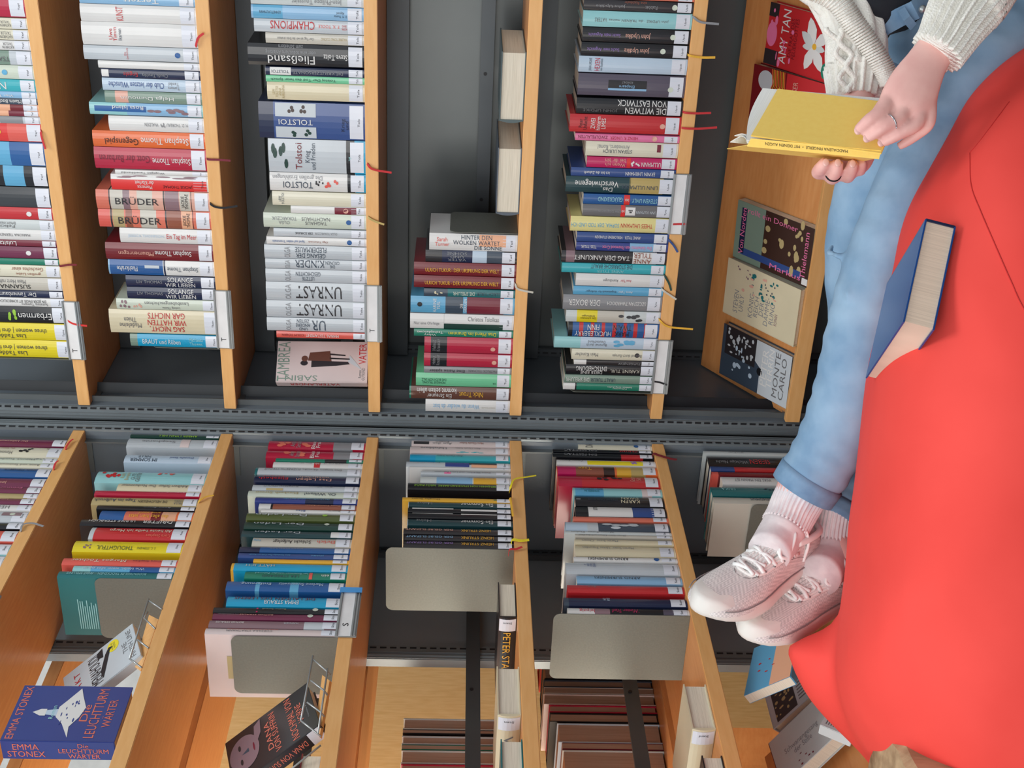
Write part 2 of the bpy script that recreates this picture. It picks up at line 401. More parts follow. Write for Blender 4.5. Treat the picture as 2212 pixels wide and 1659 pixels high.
row('R', 1, Z2, 125, '''
68 150 - red|white 195 209 .3 .7
152 220 - pale|midgrey 0 110 .2 .5 Erhört mein;midgrey -60 110 .5 .8 Felicitas
220 292 - white|black> 278 302 .2 .6 Pl;midgrey 0 210 .35 .6 MARIONA TIERNEY
292 333 - maroon p|white 0 115 .15 .9 Luisita
338 418 - plum|white 185 213 .3 .7;#white 240 245 0 1 #
420 460 - green p|
465 545 - cream|rust 85 300 .15 .45 Geschichte einer;rust 110 280 .55 .85 großen Liebe;midgrey -60 30 .2 .8 A/O
550 638 - beige|black 0 210 .5 .85 SUSANNA;midgrey 0 180 .15 .45 Mein Herz ruft
640 685 - navy p|white 0 250 .2 .85 Der Tannenbaum
690 748 - white|black 0 320 .1 .5 EIN JEDER ENGEL IST SCHRECKLICH;midgrey 150 330 .55 .9 Susanna Tamaro
750 862 - black|lime 50 160 .05 .95 ~;white 130 360 .35 .75 Erbarmen
866 980 - yellow|darkgrey -90 325 .2 .55 three women ¦ drei frauen;darkgrey -40 175 .62 .9 Lisa Taddeo
982 1100 - yellow|darkgrey -80 330 .2 .52 three women ¦ drei frauen;darkgrey -30 185 .6 .88 Lisa Taddeo
''', 'Tama')
row('R', 2, Z1, 405, '''
-25 55 620 lightblue|white 900 1300 .3 .8 Terzett
58 195 628 white|red^ 905 960 .1 .9 KUNST
195 378 640 white|red^ 850 910 .2 .8 Uwe/Timm;slate^ 922 948 .25 .75 Ikarien;#red 640 648 0 1 #
380 490 655 silver|blue 1370 1400 .3 .7;red^ 970 1000 .1 .9 Die/Dorfschule
495 552 768 white p|
555 625 790 navy|red 965 1075 .2 .8 Engele;grey 1110 1310 .3 .8 Claudia Tieschky;#white 795 850 .1 .9 #
628 725 800 paleblue|royal 850 1280 .15 .85 Club der letzten Wünsche;grey 1310 1400 .2 .8 Tamara/Tandel
728 818 820 sage|=blush 900 1000;white 900 1400 .3 .7 Helga Dumoulin
820 915 700 aqua|=lightblue 990 1480;#blue 740 1140 .25 .7 #;white 880 1120 .2 .5 Rosa Island;mauve 1150 1480 .1 .9 ~
922 1038 850 white|grey 1130 1235 .35 .65 WALDEN;grey 1250 1290 .25 .75 ~;grey 1300 1470 .35 .65 H. D. THOREAU
1040 1165 725 orange|darkbrown 820 1080 .3 .85 Gegenspiel;white 1100 1470 .2 .75 Stephan Thome
1168 1335 738 crimson|maroon 780 1170 .3 .7 Gott der Barbaren;white 1190 1520 .3 .75 Stephan Thome
1340 1372 900 white p|midgrey 920 1310 .2 .8 Wogegen Tauschhandel
1375 1497 868 white|=brightred 868 868;#brightred 868 1610 .3 1 #;white 1055 1200 .35 .9 Momente/der Klarheit;black 1270 1505 .55 .8 JACKIE THOMAE;mauve 900 1550 .02 .26 ~
1500 1650 752 blush|=salmon 752 850;=charcoal 850 860;=beige 862 960;=mauve 960 1012;=beige 1070 1190;=charcoal 1272 1283;=mauve 1285 1395;=beige 1400 1480;=charcoal 1487 1493;charcoal> 900 1235 .3 .72 BRÜDER;charcoal^ 1412 1465 .1 .9 JACKIE/THOMAE
''', 'Thom')
row('R', 2, Z2, 447, '''
93 215 682 salmon|=coral 682 760;=charcoal 765 777;=tan 780 860;=rust 870 915;=beige 970 1080;=charcoal 1140 1152;=rust 1154 1250;=peach 1252 1325;=charcoal 1328 1333;charcoal> 818 1110 .3 .78 BRÜDER;charcoal^ 1262 1310 .1 .9 JACKIE/THOMAE
218 318 828 white|paleblue> 885 1130 .4 .62 JESSICA THOMPSON;red> 1150 1375 .3 .75 Ein Tag im Meer
320 435 730 darkred|blush 820 1060 .4 .72 Pflaumenregen;white 1070 1320 .3 .7 Stephan Thome
437 538 750 white|=lightblue 750 760;=blue 760 1125;=navy 1130 1142;white 810 950 .35 .75 Fliehkräfte;slate 1155 1365 .3 .7 Stephan Thome;#silver 1000 1100 .3 .5 #
542 620 870 navy|grey> 945 1120 .35 .62 LIV THOMAS;white> 1140 1345 .08 .92 SOLANGE/WIR LIEBEN
622 700 878 navy|grey> 950 1125 .35 .62 LIV THOMAS;white> 1143 1350 .08 .92 SOLANGE/WIR LIEBEN
703 775 805 palegreen p|mauve 810 900 .05 .95 ~;blush 920 980 .1 .9 ~;midgrey 1000 1300 .1 .5 Lausbubengeschichten;midgrey 1120 1240 .6 .9 Ludwig Thoma
778 940 757 ivory|red 1020 1285 .1 .9 SAG NICHT,/WIR HÄTTEN/GAR NICHTS;midgrey 825 975 .3 .75 Madeleine/Thien|Sag nicht, wir hätten gar nichts
945 1028 900 cyan|=sage 900 950;white> 985 1245 .35 .75 BRAUT und Rüben;aqua> 1305 1400 .2 .8 Michaela/Thewes
''', 'Thom')
row('R', 3, Z3, 775, '''
-60 62 150 pale|grey 470 860 .45 .9 Jean-Philippe Toussaint
65 170 155 lightblue|=sky 170 400;slate 220 385 .35 .65 LEHNSTUHLMANN;slate 800 945 .2 .85 D. M. Thomas/Abgrund
172 275 178 silver|red 305 650 .1 .72 CHAMPIONS;coral 680 840 .3 .55 F. X. TOOLE;red 860 950 .2 .75 KOPA/SEAG
278 360 268 beige|midgrey 360 640 .3 .6 Der Tag, als wir die Erde drehten;tan 700 920 .3 .6 VALERIE TONG CUONG
365 535 130 black|white 285 650 .5 .9 Fließsand;grey 270 660 .22 .45 oder eine todsichere Anleitung;grey 370 560 .02 .2 zum Scheitern;white 720 940 .35 .7 Steve Toltz
545 608 265 navy p|=grey 265 268;#white 302 465 .0 .95 #;slate 315 450 .3 .7 TOLSTOI;grey 480 870 .35 .75 DIE KREUTZERSONATE
610 660 270 mint p|darkgreen 310 815 .25 .75 Tolstoj Der Tod des Iwan Iljitsch
662 800 280 ivory|tan^ 320 415 .15 .9 LEW/TOLSTOI/ANNA/KARENINA
815 1100 215 royal|=navy 215 330;#silver 345 660 .02 .38 #;#silver 345 660 .66 .98 #;darkbrown 440 590 .05 .38 ~;darkgreen 465 625 .68 .98 ~;white 370 635 .45 .6 TOLSTOI;navy^ 855 940 .4 .75 Krieg/und
1102 1362 290 silver|=black 895 960;=cyan 960 1065;slate^ 330 335 0 0 .;darkgreen 300 470 .02 .98 ~;darkred^ 500 550 .1 .9 Tolstoi;slate^ 575 655 .1 .9 Krieg/und Frieden;aqua 915 940 .45 .6 ~|pale volume titled Krieg und Frieden
1365 1507 300 white|=black 905 965;=cyan 968 1060;grey 325 710 .06 .35 Die großen Erzählungen;slate 405 635 .45 .82 TOLSTOI;coral 720 840 .25 .8 ~;charcoal 650 720 .3 .7 ~
1512 1620 320 cream|slate^ 370 412 .1 .9 LEW/TOLSTOI|cream volume with two short lines near its head
''', 'Tols')
row('R', 3, Z4, 785, '''
62 112 410 white p|#maroon 712 862 .05 1 #;blush 775 803 .3 .7
115 215 222 palegreen|midgrey 485 680 .22 .75 TAGHAUS/NACHTHAUS;grey 280 450 .22 .75 OLGA/TOKARCZUK;blue 795 822 .4 .6
220 275 292 silver p|charcoal 440 560 .35 .65 DER SCHRANK;grey 575 730 .35 .65 OLGA TOKARCZUK
278 330 243 white p|blue 285 505 .3 .7 Spiel auf vielen Trommeln;#charcoal 513 522 0 1 #;rust 530 665 .35 .65 Olga Tokarczuk;blue 800 828 .3 .7
335 428 228 silver|slate 440 655 .1 .9 GESANG DER/FLEDERMÄUSE;grey^ 365 405 .1 .9 OLGA
430 497 235 silver|slate 440 640 .05 .8 KINDER;slate 650 745 .1 .8 DIE/GRÜNEN;grey^ 368 405 .1 .9 OLGA
500 587 237 silver|slate 445 615 .1 .9 LETZTE/GESCHICHTEN;grey^ 370 408 .1 .9 OLGA
590 717 240 silver|charcoal 445 760 .14 .86 UNRAST;grey^ 372 410 .1 .9 OLGA
718 832 243 silver|charcoal 450 760 .14 .86 UNRAST;grey^ 375 412 .1 .9 OLGA
835 925 246 silver|slate 555 650 .12 .9 UR;slate 445 545 .08 .92 UND/ANDERE/ZEITEN;grey^ 378 410 .1 .9 OLGA|Ur und andere Zeiten
928 970 312 coral p|darkred 350 500 .3 .75 COLM TÓIBÍN;white 515 740 .3 .75 MARIAS TESTAMENT
''', 'Toka')
row('R', 4, Z5, 1108, '''
330 440 325 white|#peach 650 825 .02 .7 #;slate> 480 785 .06 .6 HINTER DEN/WOLKEN WARTET;slate> 620 815 .66 .92 DIE SONNE;coral> 362 455 .2 .72 Sarah/Turner
440 517 300 charcoal|=navy 408 605;=paleblue 606 700;=slate 700 810;grey 440 570 .1 .9 VÄTER/UND/SÖHNE
520 603 225 darkred|gold> 300 465 .38 .7 ULRICH TUKUR;gold> 470 780 .38 .7 - DER URSPRUNG DER WELT
606 685 225 darkred|gold> 296 460 .38 .7 ULRICH TUKUR;gold> 465 776 .38 .7 - DER URSPRUNG DER WELT
690 740 290 teal p|=slate 290 445;ivory 350 412 .2 .8 ~;palegreen 480 620 .2 .85 DIE SPIELUHR;slate 635 800 .25 .8 ULRICH TUKUR
742 850 203 sky|=slate 430 545;=maroon 570 810;black 245 280 .3 .62;white^ 350 395 .1 .9 KARINE/TUIL;white^ 525 568 .1 .9 DIE/GIERIGEN
855 952 200 white|=darkgreen 420 421;#darkgreen 420 805 .6 1 #;grey> 225 390 .5 .75 Nur eine Ohrfeige;midgrey> 575 845 .12 .4 Christos Tsiolkas
955 1000 225 green p|white 245 415 .1 .9 Valery/Tscheplanowa;yellow 450 760 .25 .75 Das Pferd im Brunnen
1005 1108 293 crimson|=black 335 440;grey^ 345 395 .1 .9 Helmut/Krausser;blush 728 752 .55 .8
1110 1195 290 crimson|=black 333 438;grey^ 342 392 .1 .9 Helmut/Krausser;blush 735 760 .45 .75
1197 1238 290 grey p|charcoal 325 555 .25 .8 Eine Reise später;midgrey 580 790 .3 .7 PATRICK TSCHAN
1240 1325 238 mint|darkgreen 275 435 .35 .8 MONIQUE TRUONG/DAS BUCH VOM SALZ;darkgreen> 740 785 .55 .8 BECK
1328 1408 195 brown|=green 195 206;white 245 500 .08 .5 kommt selten allein;white 310 470 .52 .9 Ein Streuner;gold 520 675 .3 .8 Nick Trout
1412 1490 300 white|lightblue 350 650 .3 .7 Wenn du wieder da bist;beige 665 800 .3 .75 JOANNA TROLLOPE
''', 'Tuil')
row('R', 5, Z7, 1480, '''
-30 15 360 salmon|
22 105 365 charcoal|grey 460 690 .35 .7 John Updike;grey 845 940 .4 .75 Rabbit;rust 680 855 .05 .3 eine Rückkehr;palegreen 1060 1090 .35 .65
110 235 358 aqua|midgrey 450 545 .4 .65 VATERS;midgrey 560 1025 .4 .65 john UPDIKE · die TRÄNEN meines
240 350 355 black|lilac 400 650 .3 .62 Sucht mein Angesicht;blush 690 885 .25 .7 John Updike;palegreen 1045 1075 .35 .65
355 460 345 black|lilac 390 640 .3 .62 Sucht mein Angesicht;blush 680 875 .25 .7 John Updike;palegreen 965 998 .35 .65
465 590 325 paleblue|slate^ 405 430 .1 .9 JOHN UPDIKE;crimson^ 450 490 .1 .9 HEXEN;slate^ 492 510 .1 .9 von Eastwick|Die Hexen von Eastwick
600 770 320 purplegrey|#black 555 855 .25 .7 #;#lightblue 555 855 .62 .72 #;lightblue 640 760 .42 .6 Ehepaare;grey 660 745 .28 .38 ROWOHLT;palegreen 1025 1060 .5 .72
790 912 308 black|white 625 1035 .04 .42 VON EASTWICK;white 690 1035 .5 .92 DIE WITWEN;midgrey 360 630 .6 .85 JOHN UPDIKE|Die Witwen von Eastwick
918 1058 255 red|black^ 325 390 .12 .85 Peter/Unfucht;white^ 420 535 .1 .85 ZWEI/hinterm/LIMES;blush 962 995 .4 .65
1068 1120 298 pink p|maroon 320 550 .2 .75 ZWÖLFELÄUTEN;crimson 570 785 .25 .7 HEINZ R. UNGER;blush 903 930 .2 .7
1125 1240 380 cream|grey 470 720 .15 .5 Arrivederci, Roma!;slate 515 740 .5 .75 STEFAN ULRICH;#maroon 935 965 .1 .6 #;crimson 970 1015 .3 .7 ein
1245 1328 388 magenta p|#brightred 700 730 .05 .95 #;white 730 810 .2 .85 ~;blush 530 690 .1 .85 Wenn ich/bei dir bin;white 815 1000 .35 .8 ULLMANN
1332 1398 265 royal|white 365 565 .35 .7 Ich bin die Zukunft;white 690 920 .3 .75 ERWIN UHRMANN
1402 1525 225 darkteal|=mustard 720 985;=paleyellow 730 980;white 295 635 .12 .6 Verschwiegene;white 515 590 .62 .9 Das;slate 665 940 .45 .7 LINN ULLMANN
''', 'Updi')
row('R', 5, Z8, 1430, '''
-19 50 320 blue p|#brightred 600 640 .0 1 #;aqua 420 590 .1 .9 GLÜCKSKIND;aqua 655 835 .15 .9 STEVEN UHLY;white 608 632 .3 .7 btb
52 133 315 midgrey p|#brightred 578 608 .0 1 #;#white 610 678 .15 .85 #;charcoal 620 665 .3 .7 ~;grey 425 580 .35 .65 Die Lügnerin;silver 685 840 .4 .7 LINN ULLMANN;white 583 603 .3 .7 btb
138 240 228 paleyellow|=red 214 230;red 578 795 .3 .72 THEES UHLMANN;sky 236 565 .3 .72 SOPHIA, DER TOD UND ICH
245 310 275 royal p|white 400 590 .25 .6 VERLORENE STUNDEN;white 605 715 .25 .6 ANNE TYLER
313 370 270 indigo p|=lightblue 640 820;white 305 410 .3 .7 TESS TYLER;pink 450 790 .3 .75 Das Geheimnis von Pinewood Crest
375 455 168 charcoal|=mauve 200 260;=white 660 825;white 255 640 .3 .72 TAG DER ANKUNFT;rust 665 820 .05 .95 ANNE/TYLER
460 525 170 turquoise|=green 160 172;slate 370 655 .05 .55 DIE STÖRRISCHE BRAUT;aqua 415 600 .6 .92 ANNE TYLER
530 615 268 white|midgrey 455 560 .3 .6 Atemübungen;crimson 575 650 .3 .6 Anne Tyler
618 675 250 sky p|slate 335 545 .35 .65 Engelsstadt für Anfänger;white 560 660 .35 .65 Anne Tyler
678 780 180 grey|white 220 435 .2 .75 DER BOXER;white 485 750 .3 .65 SZCZEPAN TWARDOCH
785 865 200 pale|=yellow 275 415;=beige 416 600;darkbrown 300 405 .3 .7 Die schönsten/Erzählungen;darkgrey 560 770 .1 .9 ~
868 965 215 blue|=black 215 245;=red 290 318;=red 370 393;=red 445 468;=red 520 545;=red 595 618;=red 665 692;=red 738 756;white 262 512 .1 .92 HUCKLEBERRY/FINN;charcoal 525 650 .1 .92 MARK/TWAIN|volume with red and blue stripes
968 1045 118 paleblue|=aqua 118 300;sky 480 740 .1 .9 ~;midgrey 340 480 .25 .75 Bummel durch/Deutschland
1050 1122 240 cream p|midgrey 260 420 .3 .65 Mein Koncher;midgrey 520 740 .3 .65 Bummel durch Europa;charcoal 683 697 .35 .55
1124 1155 255 charcoal p|=white 255 340;grey 560 735 .2 .8 TURGENJEW
1158 1225 200 black|white 270 480 .1 .55 ENTSCHEIDUNG;white 300 450 .55 .9 DIESE EINE;beige 505 705 .35 .68 KARINE TUIL
1228 1283 190 sage p|white 200 360 .25 .8 DIE SPIELUHR;slate 370 540 .25 .8 URALT TUKUR
1285 1330 180 green p|=white 180 262;=black 262 272;white 450 690 .25 .75 Fallmeister/Schloss Gripsholm
''', 'Tyle')
Y1 = (0, 920, 4.045); Y2 = (0, 930, 4.096); Y3 = (420, 930, 4.255); Y4 = (420, 1270, 4.264); Y5 = (800, 930, 4.255); Y7 = (1140, 930, 4.255); Y8 = (1140, 1270, 4.264); Y9 = (1480, 900, 3.19)

row('L', 1, Y1, 130, '''
115 175 - plum|blush -60 240 .35 .6 Der Liebeswunsch
180 270 - cream|charcoal 150 300 .1 .7 ~;rust -20 110 .05 .4 Die letzten;midgrey -10 110 .5 .85 Himmel;charcoal 395 430 .1 .3 Pi
280 325 - palegreen|midgrey -40 300 .3 .6 Heinrich Steinfest;grey 300 400 .1 .6 ~
330 365 - cream p|midgrey -40 380 .3 .7 Anne und Steinmeier
368 445 - blue|=royal -200 -60;navy 20 345 .05 .4 JOHN STEINBECK
455 530 - plum|blush 0 60 .5 .8 Juno
534 588 - plum|pink -60 200 .1 .4 Erinnern
592 635 - palepink p|=tan -90 245
638 686 - plum p|blush -20 60 .1 .4 Luise
690 742 - white|grey -30 80 .3 .8 HEL
748 840 - silver|#mauve 5 180 .05 .5 #;palegreen 80 116 .2 .45
850 905 - black p|white 60 100 .2 .6 Zu
912 1012 - coral|cream -60 -10 .3 .7
1030 1128 - aqua|teal -60 -10 .3 .7
1135 1240 - pale|
''', 'Stei')
row('L', 2, Y2, 452, '''
45 66 1150 darkgreen p|lime 1400 1750 .2 .9 AMBER LYNN MILL
70 150 1125 silver|grey 1250 1550 .3 .6 Stephanie;#palepink 1600 1680 0 .95 #
220 288 1100 paleblue|slate 1150 1390 .15 .9 IM SOMMER/NILLE;royal 1500 1710 .3 .55 Danielle Steel
368 470 845 aqua|red 870 1060 .02 .8 ~;tan^ 1062 1150 .1 .8 Kathy/Benjamin;midgrey^ 1160 1240 .1 .9 GUTE/GEISTER;coral 1380 1560 .02 .35 ~
475 540 1035 ivory p|midgrey 1065 1670 .2 .6 Adalbert Stifter  Der Nachsommer
545 585 832 crimson|pink 1330 1640 .1 .45 Andreas Steinhöfel
600 668 808 tan|slate 830 1200 .2 .7 Tage im Aufbruch;charcoal 1220 1480 .45 .75 DIE HEILIGWEISSEN;midgrey 1540 1670 .3 .9 PAULA/STERN
678 712 850 black|grey 1190 1620 .2 .6 Anna Stern
715 795 880 orange p|=blue 880 1100;=salmon 1100 1340;=darkred 1340 1430;=peach 1430 1560;gold 1140 1490 .15 .85 das alles hier, jetzt/anna stern
800 856 705 black|white 775 1190 .1 .5 ULRIKE STERBLICH;white 1255 1520 .05 .6 DRIFTER
862 965 790 red|=silver 790 830;cream 960 1550 .15 .5 Ab heute heiße ich Margo;salmon 1300 1560 .6 .85 Cora Stephan
985 1082 645 yellow|mauve 730 820 .4 .85 ~;olive 855 1180 .55 .85 THOUGHTFUL;olive 1215 1380 .6 .8 S. C. STEPHENS
1145 1205 545 coral|cream 620 1110 .05 .6 Margos Töchter;maroon 1170 1460 .15 .5 Cora Stephan
1212 1258 640 sky p|=aqua 640 800;=blue 1150 1420;paleblue 720 1280 .3 .8 Wie bleibt, wenn alles gut ist
1262 1318 505 teal|aqua 580 820 .2 .6 ANKE STELLING;aqua 860 1290 .2 .6 BODENTIEFE IM TROCKENEN
''', 'Step')
row('L', 3, Y3, 770, '''
100 172 680 crimson|=grey 1280 1460;grey^ 885 980 .1 .9 Antje/Strubel;white^ 1080 1160 .05 .95 Blaue/Frau;salmon 760 1080 .1 .9 ~|Blaue Frau, nearest the corner
190 258 658 crimson|=grey 1280 1460;grey^ 870 970 .1 .9 Antje/Strubel;white^ 1065 1150 .05 .95 Blaue/Frau;salmon 740 1060 .1 .9 ~|Blaue Frau, second copy
265 292 745 green p|=charcoal 1200 1400
296 343 722 white p|#red 1100 1155 0 1 #;white 1108 1148 .2 .7 btb;grey 875 1080 .15 .4 The Women;grey 1165 1380 .15 .4 STROUT
350 412 555 silver|=teal 555 580;grey 635 970 .1 .5 ELIZABETH STROUT;midgrey 990 1350 .1 .45 Die langen Abende
422 485 548 navy|red 590 860 .05 .7 Elizabeth/Strout;blush 935 1260 .1 .8 Das Leben/natürlich
512 560 530 silver|#tan 660 815 .7 1 #;midgrey 630 950 .1 .45 ELIZABETH STROUT;grey 1000 1320 .1 .4 Am Meer
566 618 490 palegreen|tan 555 950 .2 .6 Elizabeth Strout;slate 1010 1300 .3 .75 Oh William!
625 672 555 indigo|=navy 1020 1280;sky 815 1240 .15 .5 Die Unvollkommenheit der Liebe
682 728 590 rust p|=white 590 700;=black 700 720;peach 1020 1340 .2 .5 Dana Schwindelein
735 762 610 white p|royal 930 1020 .3 .8 Blau;grey 1230 1360 .3 .7 Beatrix
770 832 475 olive|silver 560 1030 .05 .5 Der Laden;lime 1180 1215 .05 .35
852 915 455 darkgreen|silver 540 1000 .05 .5 Der Laden;palegreen 1190 1240 .05 .35
932 988 430 darkteal|silver 520 1000 .05 .5 Der Laden;#white 1255 1330 .02 .95 #
992 1070 530 beige p|sky 540 610 .3 .6 Verlag;charcoal 720 1070 .25 .75 Schlecht Aufgelegt;coral 1130 1320 .35 .7 Ehrlich
1082 1130 410 blue|=navy 410 600;grey 660 1030 .15 .45 JOHN STREULER
1140 1184 400 royal|sky 500 880 .25 .6 John Strelecky Das Café am Rande;sky 1040 1230 .25 .6 JOHN
1192 1224 540 gold p|orange 560 1260 .1 .4 Strindberg Erzählungen
1230 1298 335 cyan|=gold 335 360;beige 470 735 .25 .65 HÄTT ICH;tan 590 690 .02 .22 Streitfeld
1308 1370 460 green p|aqua 555 1040 .15 .45 Im Sommer wieder Fahrrad;slate 620 960 .55 .85 LEA STREISAND;#coral 1055 1085 .0 1 #;white 1170 1240 .4 .75 ein
1395 1482 290 blue|=sky 560 600;=sky 880 960;paleblue 415 700 .1 .5 Entfernung.;paleblue 770 1180 .15 .5 Marlene Streeruwitz
1535 1625 295 cyan|maroon 360 1105 .05 .4 DIE LAUNEN DES LEBENS;white 640 960 .45 .8 EMMA STRAUB
''', 'Stro')
row('L', 3, Y4, 750, '''
195 243 170 black|magenta 560 590 .0 .9 I;tan 620 840 .1 .4 Botho Strauß;palegreen 1090 1135 .05 .35
248 302 165 plum|blush 410 720 .1 .4 BOTHO STRAUSS;grey 210 400 .1 .35 Die Unbeholfenen;palegreen 1040 1090 .05 .5
312 378 130 mauve|=silver 1010 1200;white 190 450 .2 .5 BOTHO STRAUSS;silver 820 955 .25 .5 HANSER
388 442 95 palepink|midgrey 290 715 .3 .6 CORDULA STRATMANN;coral 200 860 .02 .2 Danke für meine Aufmerksamkeit
''', 'Stra')
row('L', 4, Y5, 1100, '''
95 152 380 palepink|#charcoal 400 540 .4 .8 #;midgrey 575 750 .2 .8 Aus den/Fugen;rust 820 1040 .4 .7 Hans Claude Sulzer
158 215 365 palepink|slate 460 700 .05 .5 Unhaltbare;midgrey 780 1015 .1 .35 Alain Claude Sulzer;turquoise 780 1080 .75 .95 ~
228 278 365 turquoise|=cyan 365 600;slate 610 850 .2 .5 Alain Claude Sulzer
298 345 330 silver p|#indigo 690 910 .1 .9 #;#charcoal 910 1165 .1 .55 #;#peach 930 1165 .5 .95 #;midgrey 360 640 .05 .35 Eine Frauen, kein Sommer
350 362 360 white p|
385 412 465 silver p|#pink 680 740 .3 .9 #;purplegrey 590 1105 .1 .6 Keine Mädchen und keine Patronen
430 488 460 pale p|=lightblue 610 940;=gold 950 1170;midgrey 900 1140 .05 .25 Rita Süßmuth
490 552 345 black|lime 405 600 .35 .65 NOCH WACH?;lime 625 1160 .35 .65 BENJAMIN VON STUCKRAD-BARRE
628 663 295 gold|charcoal 335 680 .3 .7 Douglas Stuart;#green 1135 1165 .3 .55 #
668 710 350 darkteal|=silver 350 355;grey 430 570 .05 .7 Heinz;white 835 1130 .1 .85 Ein Sommer
722 762 345 black|#white 385 765 .0 .4 #;#white 835 1165 .3 .7 #
768 815 345 black|#white 385 760 .0 .2 #;#white 835 1165 .0 .35 #
825 880 340 darkteal|=silver 340 345;grey 420 560 .05 .6 Heinz;white 835 1130 .1 .75 Ein Sommer
910 960 305 charcoal|blush 325 760 .1 .5 DER GELBE ELEFANT;gold 835 1110 .1 .65 HEINZ STRUNK
975 1018 315 charcoal|lightblue 330 760 .1 .6 DER GELBE ELEFANT;gold 835 1135 .1 .75 HEINZ STRUNK
1028 1085 310 charcoal|lilac 330 760 .1 .5 DER GELBE ELEFANT;gold 835 1135 .1 .65 HEINZ STRUNK
''', 'Stru')
row('L', 5, Y7, 1425, '''
130 180 468 cream p|midgrey^ 530 600 .0 .8 DAS;blue 980 1015 .3 .6
186 212 235 black p|grey 340 640 .0 .8 EIN FESTTAG;red 850 1010 .2 .8 GRAHAM
222 258 235 black p|=red 860 1060;grey 340 640 .1 .7 EIN FESTTAG
280 326 272 white p|#yellow 550 1060 .25 .95 #;midgrey 300 510 .1 .5 Graeme Simsion;lilac 940 1060 .2 .9 ~
332 405 270 orange p|=magenta 275 445;=rust 445 700;=darkbrown 700 800;=gold 820 950;=mustard 950 1080;gold 470 590 .1 .6 Tage
420 515 285 red|=crimson 290 500;charcoal 620 880 .05 .6 ~;blush^ 930 1060 .05 .6 Graham/Swift
530 598 420 aqua p|=sky 440 700;=palepink 1050 1140;teal 490 690 .1 .75 SOMMER IN/DEN HAMPTONS
605 695 440 black p|slate 560 830 .35 .6 STERNE ÜBER ROM;ivory 860 1030 .1 .75 KAREN/SWAN;#grey 450 490 .4 .5 #
702 790 440 black|#white 560 965 .0 1 #;#royal 966 1160 .0 1 #;black^ 600 650 .05 .5 SUTER
800 838 420 salmon p|
845 925 350 slate|=paleblue 350 550;=silver 550 650;silver 640 1170 .1 .9 ~
935 962 345 pale p|grey 400 790 .1 .7 Martin Suter  Elefant
965 990 440 beige p|grey 470 900 .1 .7 Martin Suter Allmen und der Graf
1008 1050 435 ivory p|grey 500 830 .2 .65 Martin Suter  Cheers
1062 1155 440 ivory p|grey 510 980 .1 .4 Martin Suter  Unter Freunden
1170 1205 425 white p|charcoal 560 930 .15 .85 ARNO SURMINSKI;blue 1165 1205 .2 .7
1215 1320 355 silver|royal^ 400 750 .05 .5 IM/WINTER/KOMMEN/DIE KINDER
1340 1408 455 lightblue p|slate 620 1040 .1 .5 ARNO SURMINSKI
1425 1495 370 red|grey^ 470 720 .05 .45 WO/DIE/UHREN;=peach 366 370
1540 1615 335 navy|=slate 335 380;paleblue^ 655 800 .0 .5 HAUS/AM SEE
''', 'Sute')
row('L', 5, Y8, 1455, '''
195 250 370 white p|#mauve 620 760 .1 1 #;#black 760 1250 .05 1 #;#purplegrey 1250 1345 .1 1 #;crimson 480 620 .1 .8 leipzig;magenta 780 1030 .1 .75 Winter Fünf
''', 'Swar')
row('L', 6, Y9, 1600, '''
238 262 130 pale n|grey 300 400 .1 .7 Hans Tuche
268 335 160 black n|red 445 580 .35 .85 SIEBEN;grey 210 430 .5 .8 Wichtige Nacht
342 372 178 royal pn|=red 340 640
380 404 185 darkred n|=coral 185 230
408 460 255 white pn|grey 340 590 .35 .75 WAS EIN MANN IST
478 540 185 teal n|aqua 255 350 .2 .5 ERIKA;navy 540 640 .1 .6 ~
552 594 200 beige n|slate 450 600 .1 .6 GEHEIMNIS
''', '')
